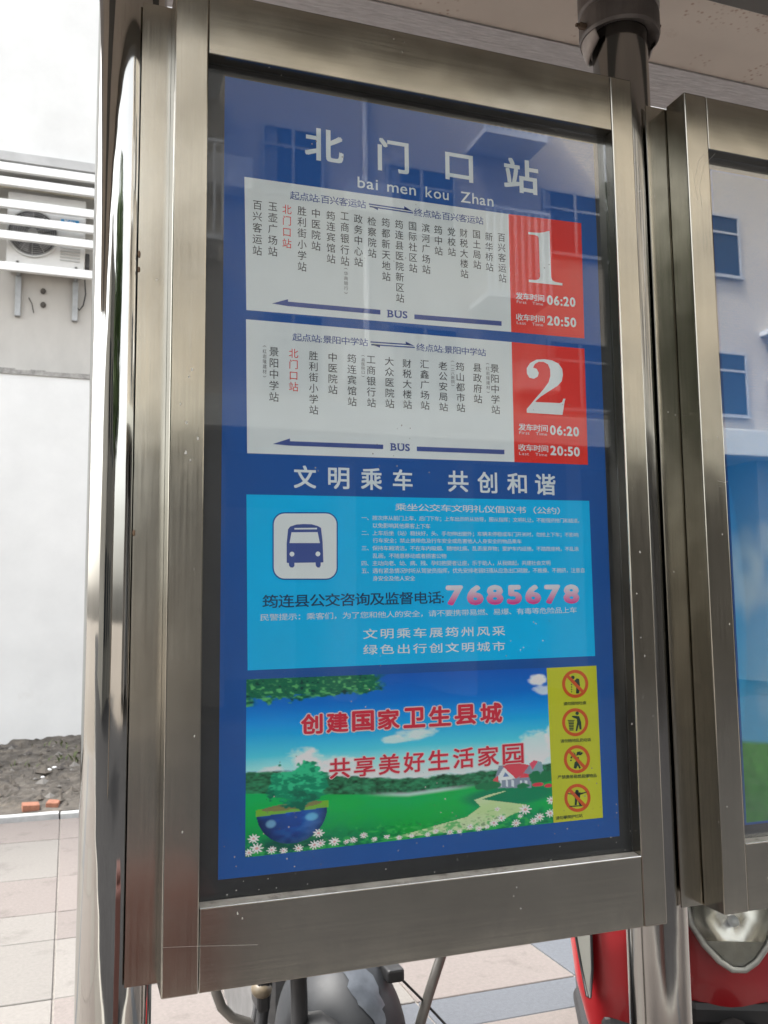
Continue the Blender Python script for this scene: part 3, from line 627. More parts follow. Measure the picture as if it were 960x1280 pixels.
def numeral(pr, poly, x0, x1, yt0, yb0, yb1):
    BL = pr.P(x0, yb0); BR = pr.P(x1, yb1); TL = pr.P(x0 - (yb0 - yt0) * .0000968 * (x0 - 365), yt0)
    tess(pr.mb, [BL + u * (BR - BL) + v * (TL - BL) for u, v in poly])
pr = Print(L2); numeral(pr, one_poly, 660.5, 703.5, 285.5, 352.5, 357); pr.cut('route_numeral', I['white'], sheet); numeral(pr, two_poly, 658.5, 708, 447, 516, 519)
pr.build('route_numeral', I['white'], sheet)
pr = Print(L2)
for a_ in (('发车时间', 644.5, 374, 680.5, 377.5, 9, 0, .02), ('收车时间', 645, 400.5, 681, 403.5, 9, 0, .02), ('发车时间', 648, 538, 685, 540, 9, 0, .02), ('收车时间', 648, 563.5, 685.5, 565.5, 9, 0, .02),
           ('06:20', 684, 381, 719.5, 384, 12.3, 0, .035, .04), ('20:50', 684, 406.5, 720.5, 409.5, 12.3, 0, .035, .04), ('06:20', 687.5, 543.5, 724, 546, 12.3, 0, .035, .04), ('20:50', 688, 569, 725, 571, 12.3, 0, .035, .04),
           ('First   Time', 646, 378.8, 679, 382, 3.6, 0), ('Last   Time', 646, 405, 679, 408, 3.6, 0), ('First   Time', 649, 542.6, 684, 544.6, 3.6, 0), ('Last   Time', 649, 568.5, 684, 570.5, 3.6, 0)):
    pr.line(*a_).cut('departure_lettering' if a_[0][0] not in '02' else 'departure_time', I['white'], sheet)

# slogan in the blue band
pr = Print(L1)
for ch, xa, xb, ya, yb in (('文', 367, 395.5, 581, 611), ('明', 410, 437, 583.5, 612), ('乘', 451, 478, 584, 613), ('车', 491, 516, 586, 613.5), ('共', 560, 586, 587.5, 615.5), ('创', 597, 622, 589, 617), ('和', 634, 659, 590.5, 618), ('谐', 669, 695, 591.5, 619.5)):
    sl = .03; pr.line(ch, xa, yb - sl * (xb - xa), xb, yb, yb - ya - 1, 0, .024).cut('slogan_character', I['pale'], sheet)

# bus icon
pr = Print(L2)
def rrect(x0, y0, x1, y1, r, n=7):
    out = []
    for cx, cy, a0 in ((x1 - r, y0 + r, -90), (x1 - r, y1 - r, 0), (x0 + r, y1 - r, 90), (x0 + r, y0 + r, 180)):
        for k in range(n): a = math.radians(a0 + 90 * k / (n - 1)); out.append((cx + r * math.cos(a), cy + r * math.sin(a)))
    return out
pr.poly(rrect(340.6, 640.2, 422.3, 724.9, 15)); pr.build('bus_sign_border', I['navy'], sheet)
pr = Print(L3); pr.poly(rrect(342.2, 641.8, 420.8, 723.3, 13.5)); pr.build('bus_sign_panel', I['white'], sheet)
q = lambda x, y: (330 + x / 8.727, 625 + y / 8.727)
pr = Print(L4)
body = [q(*p) for p in ((248, 685), (248, 470), (262, 320), (285, 290), (350, 268), (430, 262), (520, 265), (590, 285), (622, 305), (640, 460), (648, 680), (618, 682), (618, 715), (605, 738), (580, 735), (565, 715), (562, 682), (332, 685), (332, 720), (315, 738), (290, 735), (273, 715), (272, 687))]
tess(pr.mb, [pr.P(*p) for p in body]); pr.build('bus_pictogram', I['blue'], sheet)
pr = Print(B - 6 * st)
pr.poly([q(*p) for p in ((300, 352), (278, 470), (610, 470), (585, 350))]); pr.poly([q(*p) for p in ((332, 305), (332, 322), (578, 320), (578, 303))])
pr.build('bus_pictogram_window', I['white'], sheet); pr.disc(*q(305, 590), 3.0).cut('bus_pictogram_lamp', I['white'], sheet); pr.disc(*q(588, 588), 3.0).cut('bus_pictogram_lamp', I['white'], sheet)

# notice text
pr = Print(L2)
pr.line('乘坐公交车文明礼仪倡议书（公约）', 494, 638.5, 700, 643, 9.6, 0, .008).cut('notice_heading', I['pale'], sheet)
NL = [('一、按次序从前门上车，后门下车；上车出示听从劝导，服从指挥；文明礼让，不能强挤抢门和插道，', 452, 650.6, 724, 654.2, 6.6), ('以免影响其他乘客上下车', 466, 660, 538, 661, 6.4),
      ('二、上车后坐（站）稳扶好，头、手勿伸出窗外；车辆未停稳或车门开关时，勿抢上下车；不影响', 452, 669.6, 723, 671.8, 6.6), ('行车安全；禁止携带危及行车安全或危害他人人身安全的物品乘车', 466, 679, 652, 680, 6.4),
      ('三、保持车厢清洁，不在车内吸烟、随地吐痰、乱丢废弃物；爱护车内设施，不踏蹬座椅，不乱涂', 452, 688.6, 723.5, 689.4, 6.6), ('乱画，不随意移动或者损害公物', 466, 698, 558, 698.2, 6.4),
      ('四、主动向老、幼、病、残、孕妇抱婴者让座，乐于助人，从我做起，共建社会文明', 452, 707.4, 688, 706.8, 6.6), ('五、遇有紧急情况时听从驾驶员指挥，优先安排老弱妇孺从应急出口疏散，不推搡、不拥挤，注意自', 452, 717, 730.5, 716, 6.8), ('身安全及他人安全', 466, 726.2, 519, 726, 6.4)]
for tx, x0, y0, x1, y1, h in NL: pr.line(tx, x0, y0, x1, y1, h, 0, .004).cut('notice_line', I['pale'], sheet)
pr.line('民警提示：乘客们，为了您和他人的安全，请不要携带易燃、易爆、有毒等危险品上车', 325.5, 776.3, 721, 766.3, 8.8, 0, .0).cut('notice_line', I['pale'], sheet)
pr.line('文明乘车展筠州风采', 454, 799, 631.6, 794.6, 13, 0, .012, .18).cut('notice_slogan', I['pale'], sheet); pr.line('绿色出行创文明城市', 454, 818.6, 631.6, 813.6, 12.6, 0, .012, .18)
pr.build('notice_slogan', I['pale'], sheet)
pr = Print(L2); pr.line('筠连县公交咨询及监督电话:', 328, 760.5, 555, 754.5, 17, 0, .016); pr.build('hotline_lettering', I['hot'], sheet)
gm = mat('print_white_to_pink', (1, 1, 1), .45); t = gm.node_tree; tc = t.nodes.new('ShaderNodeTexCoord'); sx = t.nodes.new('ShaderNodeSeparateXYZ'); cr = t.nodes.new('ShaderNodeValToRGB')
t.links.new(tc.outputs['Generated'], sx.inputs[0]); t.links.new(sx.outputs['Z'], cr.inputs[0]); t.links.new(cr.outputs[0], t.nodes['Principled BSDF'].inputs['Base Color'])
cr.color_ramp.elements[0].color = (.68, .05, .30, 1); cr.color_ramp.elements[0].position = .1; cr.color_ramp.elements[1].color = (.70, .72, .78, 1); cr.color_ramp.elements[1].position = .85
pr = Print(L2); pr.line('7685678', 557.5, 757, 724.5, 754.5, 25.5, 0, .05, .09); pr.build('hotline_number', gm, sheet)

# ------------------------------------------------------------------ printed pictures painted into a fine vertex grid
def attr_mat(name):
    mt = mat(name, (1, 1, 1), .6, 0, Specular_IOR_Level=.18); a = mt.node_tree.nodes.new('ShaderNodeVertexColor'); a.layer_name = 'print'
    mt.node_tree.links.new(a.outputs[0], mt.node_tree.nodes['Principled BSDF'].inputs['Base Color']); return mt
def grid_print(name, corner_pts, img, Y, parent):
    """corner_pts TL, TR, BR, BL in world; img rows x cols x 3 (linear)"""
    h, w, _ = img.shape; TL, TR, BR, BL = corner_pts
    u = np.linspace(0, 1, w)[None, :, None]; v = np.linspace(0, 1, h)[:, None, None]
    P = (TL * (1 - u) + TR * u) * (1 - v) + (BL * (1 - u) + BR * u) * v
    me = bpy.data.meshes.new(name); idx = np.arange(h * w).reshape(h, w)
    fc = np.stack([idx[:-1, :-1], idx[1:, :-1], idx[1:, 1:], idx[:-1, 1:]], -1).reshape(-1, 4)
    me.vertices.add(h * w); me.vertices.foreach_set('co', P.reshape(-1)); me.loops.add(fc.size); me.loops.foreach_set('vertex_index', fc.reshape(-1))
    me.polygons.add(len(fc)); me.polygons.foreach_set('loop_start', np.arange(0, fc.size, 4)); me.update(); me.validate()
    ca = me.color_attributes.new('print', 'FLOAT_COLOR', 'POINT'); c = np.ones((h * w, 4)); c[:, :3] = img.reshape(-1, 3); ca.data.foreach_set('color', c.reshape(-1))
    me.materials.append(attr_mat(name + '_ink')); o = bpy.data.objects.new(name, me); COL.objects.link(o); return adopt_sub(o, parent)
def lerp(a, b, t): return a + (b - a) * t
def ss(a, b, x): t = np.clip((x - a) / (b - a), 0, 1); return t * t * (3 - 2 * t)
def over(img, mask, col):
    m_ = mask[..., None]; img[:] = img * (1 - m_) + np.array(col) * m_
Hh, Ww = 250, 420
T_, S_ = np.meshgrid(np.linspace(0, 1, Hh), np.linspace(0, 1, Ww), indexing='ij')
px_of = lambda x, y: ((x - 308) / 378.0, (y - (849 - 14.5 * (x - 308) / 378)) / (223 - 30 * (x - 308) / 378))   # photo pixel -> (s, t)
AR = 378.0 / 208.0
n1_ = noise2(Hh, Ww); n2_ = noise2(Hh, Ww, ((30, 1.), (60, .7), (110, .5))); n3_ = noise2(Hh, Ww, ((60, 1.), (120, .8)))
img = np.zeros((Hh, Ww, 3))
stops = [(0, (.004, .07, .33)), (.15, (.0, .11, .42)), (.32, (.0, .26, .60)), (.45, (.05, .42, .66)), (.56, (.32, .60, .70)), (.66, (.55, .68, .70)), (1, (.55, .68, .70))]
for c in range(3): img[..., c] = np.interp(T_ + .02 * n1_, [s for s, _ in stops], [k[c] for _, k in stops])
def puff(cx, cy, rx, ry, a=1.0, col=(.62, .68, .70)):
    s, t = px_of(cx, cy); d = ((S_ - s) * 378 / rx) ** 2 + ((T_ - t) * 208 / ry) ** 2
    over(img, a * ss(1.15, .55, d + 1.2 * n1_ + .35 * n2_), col)
for c in ((330, 985, 50, 24), (372, 955, 34, 20), (410, 965, 36, 24), (440, 980, 50, 24), (500, 985, 60, 16), (345, 965, 30, 10)): puff(*c, a=.9)
puff(512, 919, 32, 11, .7); puff(485, 926, 22, 7, .6); puff(672, 850, 16, 9, .9); puff(680, 862, 18, 8, .6); puff(665, 935, 26, 24, .6); puff(690, 925, 14, 20, .6); puff(600, 975, 70, 12, .6)
# distant tree line
hor = np.interp(S_, [0, .3, .5, .62, .8, 1], [.60, .655, .69, .68, .67, .66])
tl = hor - .035 - .035 * (n1_ + .2 * n2_) - .03 * ss(.55, .0, S_)
G1 = np.array((.012, .115, .05)); G2 = np.array((.0, .24, .09))
m_ = ss(-.008, .008, T_ - tl); over(img, m_, G1); img[:] = np.where((m_ > .5)[..., None], img * (1 + 1.1 * n3_[..., None]), img)
mist = ss(.02, 0, np.abs(T_ - (hor + .045))) * ss(.35, .5, S_) * ss(.75, .6, S_)
fld = ss(0, .012, T_ - (hor + .04))
fcol = np.stack([lerp(.0, .0, T_), .20 + .10 * np.sin(9 * (T_ - .1 * S_) + 1.5 + n1_), .055 + .04 * n1_], -1).clip(0, 1)
img[:] = img * (1 - fld[..., None]) + fcol * fld[..., None]; over(img, mist * .6, (.5, .62, .62))
over(img, ss(.85, .3, ((S_ - .85) / .22) ** 2 + ((T_ - .80) / .08) ** 2) * .8, (.0, .12, .07))
def poly_mask(pts, soft=1.2):
    """soft mask of a polygon given in photo pixels"""
    q_ = [px_of(*p) for p in pts]; X = S_ * Ww; Yy = T_ * Hh; inside = np.zeros(S_.shape, bool); n = len(q_)
    for i in range(n):
        x1, y1 = q_[i][0] * Ww, q_[i][1] * Hh; x2, y2 = q_[(i + 1) % n][0] * Ww, q_[(i + 1) % n][1] * Hh
        c = ((y1 > Yy) != (y2 > Yy)) & (X < (x2 - x1) * (Yy - y1) / (y2 - y1 + 1e-9) + x1); inside ^= c
    return inside.astype(float)
path = poly_mask([(618, 990), (624, 989), (600, 997), (590, 1000), (650, 1006), (648, 1012), (628, 1019), (610, 1028), (590, 1036), (470, 1050), (520, 1036), (570, 1022), (588, 1009), (580, 1001), (600, 994)])
over(img, path * .9, (.42, .52, .30)); over(img, path * ss(0, .5, n1_) * .5, (.30, .46, .16))
# house
over(img, poly_mask([(608, 974), (614, 958), (636, 955), (656, 958), (657, 985), (608, 986)]), (.16, .20, .26))
for w_ in (614, 622, 630, 641, 648): over(img, poly_mask([(w_, 976), (w_ + 3, 976), (w_ + 3, 984), (w_, 984)]), (.45, .50, .52))
over(img, poly_mask([(608, 977), (622, 958), (636, 974)]), (.50, .56, .58)); over(img, poly_mask([(619, 972), (622, 966), (627, 971)]), (.10, .16, .30))
over(img, poly_mask([(619, 959), (632, 953), (655, 957), (644, 970), (636, 974)]), (.46, .05, .07)); over(img, poly_mask([(640, 973), (647, 967), (656, 969), (655, 972)]), (.50, .05, .07))
over(img, poly_mask([(655, 955), (662, 951), (672, 953), (674, 966), (672, 980), (658, 980)]), (.16, .26, .30)); over(img, poly_mask([(655, 955), (661, 951), (667, 952), (659, 963)]), (.50, .06, .10))
over(img, poly_mask([(606, 975), (612, 971), (613, 979), (605, 979)]), (.42, .06, .07))
for (cx, cy, rx, ry) in ((662, 972, 9, 9), (678, 971, 12, 7), (645, 982, 9, 4), (598, 983, 16, 6)):
    s, t = px_of(cx, cy); over(img, ss(1.1, .7, ((S_ - s) * 378 / rx) ** 2 + ((T_ - t) * 208 / ry) ** 2 + .8 * n2_), (.008, .13, .05))
for (cx, cy, rx, ry) in ((666, 981, 8, 2.5), (680, 982, 6, 2.5)):
    s, t = px_of(cx, cy); over(img, ss(1.2, .6, ((S_ - s) * 378 / rx) ** 2 + ((T_ - t) * 208 / ry) ** 2 + .5 * n3_), (.42, .03, .05))
# grass tufts near the bottom edge
over(img, ss(.1, .5, n3_ + .8 * (T_ - .93) * 6) * ss(.84, .93, T_) * .8, (.02, .30, .06)); over(img, ss(.2, .5, -n3_) * ss(.86, .95, T_) * .6, (.0, .09, .035))
# globe bowl and tree
s0, t0 = px_of(360, 1014); dx_ = (S_ - s0) * 378; dy_ = (T_ - t0) * 213
sh = ss(1.2, .3, ((dx_) / 46) ** 2 + ((dy_ - 40) / 9) ** 2); over(img, sh * .7, (.0, .04, .04))
bowl = ((dx_ / 40) ** 2 + (dy_ / 40) ** 2 < 1) & (dy_ > -.05 * dx_ - 1)
bc = np.stack([.01 + .10 * np.clip(n1_ * 2, 0, 1), .05 + .18 * np.clip(n1_ * 2 + .2, 0, 1), .22 + .35 * np.clip(n1_ * 2 + .3, 0, 1)], -1); bsh = (1 - .75 * ((dx_ / 40) ** 2 + (dy_ / 42) ** 2))[..., None]
img[:] = np.where(bowl[..., None], bc * bsh.clip(.15, 1), img)
over(img, bowl * ss(-.1, .15, n1_ - .25 * ((dx_ - 5) / 14) ** 2 - .2 * ((dy_ - 12) / 8) ** 2) * .8, (.02, .05, .05)); over(img, bowl * ss(1, .2, ((dx_ - 22) / 9) ** 2 + ((dy_ - 10) / 6) ** 2) * .5, (.15, .5, .65)); over(img, bowl * ss(1, .2, ((dx_ + 24) / 7) ** 2 + ((dy_ - 14) / 6) ** 2) * .5, (.2, .45, .6))
rim = (np.abs(dy_ + .05 * dx_ + 2) < 4.2) & (np.abs(dx_) < 41); over(img, rim.astype(float) * .9, (.13, .32, .02)); over(img, ((dx_ / 34) ** 2 + ((dy_ + .05 * dx_ + 5) / 4) ** 2 < 1).astype(float) * .8, (.16, .10, .06))
over(img, (((np.abs(dx_ - 2) < 3) & (dy_ < -4) & (dy_ > -24)).astype(float)), (.02, .05, .03))
s0, t0 = px_of(366, 979); ex = (S_ - s0) * 378; ey = (T_ - t0) * 213
cm = ss(1.1, .9, (ex / 41) ** 2 + (ey / 29) ** 2 + .9 * n1_ + .55 * n2_); over(img, cm, (.0, .17, .085)); over(img, cm * ss(-.15, .25, n3_ * .8 + n2_ * .5 - ey / 55) * .85, (.02, .38, .18)); over(img, cm * ss(.3, .9, -n2_ + ey / 40) * .7, (.0, .06, .04))
# branch overhanging at top left
br = ss(0, .02, (.135 + .03 * n1_ + .05 * n2_ * (T_ > .05) - .05 * np.abs(S_ - .2)) - T_) * ss(.43, .40, S_ + .03 * n2_); br = np.maximum(br, ss(.03, .0, S_ + .02 * n2_) * (T_ < .16))
over(img, br, (.004, .10, .05)); over(img, br * ss(.1, .6, n3_ + 2 * (T_ - .06)), (.07, .32, .10)); over(img, br * ss(.2, .6, -n3_), (.0, .03, .03))
# daisies
def daisy(x, y, r, dense=14):
    s, t = px_of(x, y); dx = (S_ - s) * 378; dy = (T_ - t) * 213; rr = np.hypot(dx, dy * 1.25); an = np.arctan2(dy, dx)
    pet = (rr < r * (.72 + .28 * np.cos(an * 9 + x))); over(img, pet * .92, (.62, .66, .62)); over(img, (rr < r * .24) * .9, (.45, .22, .20))
for x, y, r in ((317, 1049, 7), (389.7, 1042.6, 7), (320.6, 1061, 8), (337, 1063, 6), (366.7, 1061, 6), (385, 1057, 7), (392, 1055, 6), (408, 1053, 7), (442.5, 1045, 5), (683, 1000, 7), (681, 1016, 7.5), (647, 1012, 9), (666, 1021, 7), (634, 1029, 6.5), (610, 1012, 4), (605, 1029, 6.5), (615, 1023, 6), (658, 1026, 6), (574, 1034, 5), (585, 1036, 5), (548, 1041, 5), (530, 1040, 4), (500, 1046, 4), (470, 1047, 4), (430, 1051, 5), (350, 1064, 5), (312, 1066, 6), (455, 1050, 4), (520, 1044, 4), (560, 1040, 4), (596, 1034, 4), (422, 1053, 4), (485, 1048, 4), (640, 1020, 4)):
    daisy(x, y, r)
img = (img * 1.6).clip(0, .85)
def ptw(x, y, Y): return onY(x, y, Y)
grid_print('landscape_picture', [ptw(308, 849.3, L1), ptw(685, 834.5, L1), ptw(693, 1028.3, L1), ptw(306.5, 1072, L1)], img, L1, sheet)
pr = Print(L2); pr.poly([(683.3, 835), (692, 1028.5), (753.7, 1022), (745.4, 832)]); pr.build('prohibition_strip', I['yellow'], sheet)
# red slogans over the picture, each with a pale outline
pr = Print(L2); pr2 = Print(L3)
def slog(txt, x0, yb0, x1, yb1, h, ob):
    n = len(txt); step = (x1 - x0) / (n - .14)
    for i, ch in enumerate(txt):
        xa = x0 + i * step; xb = xa + step * .86; ya = yb0 + (yb1 - yb0) * (xa - x0) / (x1 - x0); yb = yb0 + (yb1 - yb0) * (xb - x0) / (x1 - x0)
        g = 1.6 if ob > .06 else 1.0
        pr.line(ch, xa - g, ya + g, xb + g, yb + g, h + 2 * g, 0, ob); pr2.line(ch, xa, ya, xb, yb, h, 0, .034 if ob > .06 else .02).cut('picture_character', I['slogan'], sheet); pr.cut('character_outline', I['pinkw'], sheet)
slog('创建国家卫生县城', 376, 918.5, 628, 903, 25.5, .085); slog('共享美好生活家园', 411.5, 974, 655, 954, 25.5, .05)
# prohibition icons
ri = Print(L3); dg_ = Print(L4); sl_ = Print(B - 6 * st)
cs = [(719, 854.8), (719, 902.8), (721.2, 949), (721.8, 997.4)]
for k, (cx, cy) in enumerate(cs):
    ri.disc(cx, cy, 16.4, 0, 12.6, ry=17.6).cut('prohibition_ring', I['orange'], sheet)
    if k != 1:
        sl_.poly([(cx - 11.5, cy - 9), (cx + 8.5, cy + 11.8), (cx + 11.3, cy + 9), (cx - 8.7, cy - 11.8)]).cut('prohibition_slash', I['orange'], sheet)
def dpoly(cx, cy, pts): dg_.poly([(cx + x, cy + y) for x, y in pts])
cx, cy = cs[0]; dg_.disc(cx - 3, cy - 8, 2.3); tess(dg_.mb, [dg_.P(cx + x, cy + y) for x, y in ((-1, -4), (2, -7), (5, -6), (6, 2), (5, 12), (1, 12), (1.5, 3), (-2, 1))])
for q_ in range(4): dg_.disc(cx - 4.5, cy + 1 + q_ * 3, .8, n=8)
dg_.cut('prohibition_figure', I['dgreen'], sheet); cx, cy = cs[1]; dg_.disc(cx + 2.5, cy - 11.2, 2.2); tess(dg_.mb, [dg_.P(cx + x, cy + y) for x, y in ((-4, -8), (1, -8), (5, -7.5), (7.5, 0), (8, 9), (5.5, 9), (4.5, 3), (2.5, 11), (.5, 11), (2.5, 0), (2, -4), (-4, -6.5))])
for q_ in range(6): yv = cy - 1 + q_ * 2.0; dg_.poly([(cx - 8.5 + q_ * .25, yv), (cx - 8.5 + q_ * .25, yv + 1.3), (cx - 1.5 - q_ * .1, yv + 1.3), (cx - 1.5 - q_ * .1, yv)])
dg_.poly([(cx - 9.5, cy - 2.8), (cx - 9.5, cy - 1.8), (cx - .8, cy - 1.8), (cx - .8, cy - 2.8)])
dg_.cut('prohibition_figure', I['dgreen'], sheet); cx, cy = cs[2]
for p in (((-5, -10), (-3, -8), (-1, -4), (-3, -6)), ((0, -9), (5, -10), (3, -6), (-1, -4)), ((5, -9), (8, -8), (5, -5), (2, -5)), ((-8, -3), (-6, -4), (-6, -1), (-8, -1)), ((-1, -2), (2, -3), (3, 2), (-1, 3)), ((-4, 11), (-3, 4), (0, 2), (2, 5), (5, 11), (3, 12), (1, 8), (-1, 12))): tess(dg_.mb, [dg_.P(cx + x, cy + y) for x, y in p])
dg_.disc(cx - 7.5, cy + 1.5, 1.1, n=8)
dg_.cut('prohibition_figure', I['dgreen'], sheet); cx, cy = cs[3]; dg_.disc(cx - .5, cy - 8, 2.2)
for p in (((-12, -6), (-4, -5), (3, -6), (12, -8), (12, -7), (4, -4), (-4, -3.5), (-12, -5)), ((-4, -7), (4, -7), (3, 1), (5, 9), (2.5, 9), (0, 2), (-1, 9), (-3.5, 9), (-3, 1)), ((-10, 10), (6, 9), (6, 10.3), (-10, 11.3))): tess(dg_.mb, [dg_.P(cx + x, cy + y) for x, y in p])
dg_.cut('prohibition_figure', I['dgreen'], sheet)
for a_ in (('请勿随地吐痰', 704.5, 882, 733, 880.6, 4.6), ('请勿随地乱扔垃圾', 700.5, 928.7, 739, 926.7, 4.6), ('严禁携带易燃易爆物品', 697, 974, 746, 971.6, 4.8), ('请勿攀爬护栏站', 694.5, 1025, 728.5, 1021.6, 4.6)):
    dg_.line(*a_, 0, .01).cut('prohibition_caption', I['dgreen'], sheet)

# second poster: sky, clouds and meadow
h2, w2 = 330, 190
T_, S_ = np.meshgrid(np.linspace(0, 1, h2), np.linspace(0, 1, w2), indexing='ij')
a1 = noise2(h2, w2, ((3, 1.), (6, .7), (12, .45), (24, .25), (48, .12))); a3 = noise2(h2, w2, ((40, 1.), (80, .8)))
im2 = np.zeros((h2, w2, 3)); stops = [(0, (.01, .06, .16)), (.35, (.015, .15, .40)), (.5, (.02, .22, .50)), (.75, (.06, .34, .56)), (1, (.1, .42, .58))]
for c in range(3): im2[..., c] = np.interp(T_, [s for s, _ in stops], [k[c] for _, k in stops])
over(im2, ss(.02, .45, a1 - 1.2 * np.abs(T_ - .66) - .02) * .7, (.50, .60, .64)); over(im2, ss(.1, .5, -a1 - 1.6 * np.abs(T_ - .80)) * .4, (.40, .52, .60))
gl_ = .872 + .015 * np.sin(S_ * 5 + .5); mk = ss(0, .008, T_ - gl_); over(im2, mk, (.05, .26, .02)); im2 += mk[..., None] * a3[..., None] * np.array((.03, .10, .01)); over(im2, ss(.02, .10, T_ - gl_) * .5, (.02, .16, .03))
im2 = (im2 * np.array((1.0, 1.2, 1.35))).clip(0, .85)
zt, zbm = 2.355, 1.105; xa, xb = O2[0] + .030, O2[1] - .03
s2 = adopt(MB().box((xa - .004, B - st, zbm - .004), (xb + .004, B - .00005, zt + .004)).build('poster', I['navy']), lb2)
grid_print('landscape_picture', [np.array((xa, L1, zt)), np.array((xb, L1, zt)), np.array((xb, L1, zbm)), np.array((xa, L1, zbm))], im2, L1, s2)
# small badge lettering on the air conditioner
pb = Print(8.791); pb.line('Midea', 80.5, 279.0, 94.5, 280.6, 5.0, 0, .02); bd = [c for c in ac.children if c.name.startswith('badge')][0]
pb.build('badge_lettering', mat('badge_white', (.8, .82, .84), .4), bd)

# ------------------------------------------------------------------ red scooters
RED = mat('red_paint', (.30, .008, .012), .35, 0, Coat_Weight=.35, Coat_Roughness=.06); vary(RED, .06, 6)
BLK = vary(mat('black_plastic', (.012, .012, .013), .5), .2, 12); RUB = vary(mat('tyre_rubber', (.03, .03, .03), .85), .2, 20)
CHR = mat('chrome', (.75, .75, .73), .12, 1.0); LENSB = mat('reflector_bowl', (.42, .41, .37), .22, 1.0); GRYL = mat('grey_lens_trim', (.30, .30, .27), .35)
def shell(fx, zs, n=18, th=.006):
    """front shell: for each z a half width, a bulge and a y position"""
    vs, fs = [], []
    for (z, hw, bul, y0) in zs:
        for k in range(n + 1):
            u = -1 + 2 * k / n; vs.append((hw * math.sin(u * math.pi / 2) if abs(u) < 1 else hw * u, y0 - bul * (math.cos(u * math.pi / 2)) ** .8, z))
    m1 = len(vs); vs += [(x * .97, y + th, z) for x, y, z in vs[:m1]]
    for i in range(len(zs) - 1):
        for k in range(n):
            a = i * (n + 1) + k; fs += [(a, a + 1, a + n + 2, a + n + 1), (m1 + a, m1 + a + n + 1, m1 + a + n + 2, m1 + a + 1)]
    return vs, fs
def dens(zs, k=4):
    out = []
    for i in range(len(zs) - 1):
        for t in np.linspace(0, 1, k, endpoint=False): out.append(tuple(lerp(np.array(zs[i]), np.array(zs[i + 1]), t)))
    out.append(zs[-1]); return out
def make_scooter(label, loc, rz, lampw=.105, slim=False, sc=1.0, wf=1.0):
    t = empty('scooter', loc, label, 'scooter', 'red scooters parked behind the light boxes', rz); t.scale = (sc, sc, sc)
    zs = dens([(z_, hw_ * wf, b_, y_) for z_, hw_, b_, y_ in [(.36, .10, .05, -.12), (.45, .15, .08, -.10), (.55, .185, .11, -.09), (.68, .205, .13, -.08), (.80, .20, .13, -.07), (.92, .16, .10, -.04), (1.0, .10, .06, 0)]])
    vs, fs = shell(None, zs); MB().add(vs, fs, 0, True).build('front_shield', RED, t)
    if not slim:
        # V shaped headlamp let into the shield: bowl, bulb, clear lens, grey rim
        out = [(-lampw, .81), (-.113, .76), (-.105, .71), (-.078, .665), (-.045, .630), (-.015, .612), (.015, .612), (.045, .630), (.078, .665), (.105, .71), (.113, .76), (lampw, .81), (.06, .835), (0, .842), (-.06, .835)]
        yf = lambda x, z: -.262 + .9 * x * x * 2.2 + .10 * (z - .6)
        rimp = [(x * 1.0, yf(x, z) - .012, z) for x, z in out]; MB().tube(rimp + [rimp[0]], .0085, 8, caps=False).build('lamp_rim', GRYL, t)
        inn = [(x * .96, z * .96 + .72 * .04) for x, z in out]
        rings = []
        for q_, dy in ((1.0, -.004), (.8, .014), (.5, .028), (.12, .034)):
            rings.append([(x * q_, yf(x * q_, z) + dy, .72 + (z - .72) * q_) for x, z in inn])
        vs = [p for r_ in rings for p in r_]; k = len(inn)
        fs = [(i * k + j, i * k + (j + 1) % k, (i + 1) * k + (j + 1) % k, (i + 1) * k + j) for i in range(3) for j in range(k)] + [tuple(range(3 * k, 4 * k))]
        MB().add(vs, fs, 0, True).build('lamp_reflector', LENSB, t)
        MB().ell((0, -.245, .72), (.014, .018, .014)).build('bulb', mat('bulb_glass', (.85, .85, .8), .1, 0), t)
        tess_b = MB(); tess_b.add([(-.05, -.262, .640), (-.015, -.268, .618), (.015, -.268, .618), (.05, -.262, .640), (.075, -.250, .672), (0, -.262, .676), (-.075, -.250, .672)], [(0, 1, 2, 3, 4, 5, 6)]); tess_b.build('lamp_baffle', vary(mat('lamp_baffle', (.36, .35, .29), .4), .15, 30), t)
        k = len(out); rg = []
        for q_, dy in ((.97, -.014), (.6, -.022), (.2, -.026)): rg.append([(x * q_, yf(x * q_, z) + dy, .72 + (z - .72) * q_) for x, z in out])
        vs = [p for r_ in rg for p in r_]; fs = [(i * k + j, i * k + (j + 1) % k, (i + 1) * k + (j + 1) % k, (i + 1) * k + j) for i in range(2) for j in range(k)] + [tuple(range(2 * k, 3 * k))]
        MB().add(vs, fs, 0, True).build('headlight', M['lens'], t)
    else:
        for sgn in (-1, 1):
            vs = []; 
            for z, w0, w1 in ((.55, .150, .160), (.62, .140, .176), (.70, .140, .192), (.78, .150, .190), (.85, .160, .176)):
                for w_ in (w0, w1):
                    yy = -.09 - .13 * (max(0, 1 - (w_ / .205) ** 2)) ** .4; vs.append((sgn * w_ * wf, yy - .012, z))
            fs = [(2 * i, 2 * i + 1, 2 * i + 3, 2 * i + 2) for i in range(4)]
            MB().add(vs, fs, 0, True).build('indicator_lens', mat('smoky_lens', (.15, .15, .135), .2), t)
            MB().tube([vs[0], vs[2], vs[4], vs[6], vs[8], vs[9], vs[7], vs[5], vs[3], vs[1], vs[0]], .004, 6).build('lens_seal', BLK, t)
    zs = dens([(.22, .05, .10, -.16), (.30, .075, .15, -.15), (.37, .085, .19, -.14), (.44, .07, .18, -.12)]); vs, fs = shell(None, zs); MB().add(vs, fs, 0, True).build('front_mudguard', RED if slim else BLK, t)
    MB().bbox((-.11 * wf, -.19, .43), (.11 * wf, -.10, .50), .02).build('lower_grille', BLK, t)
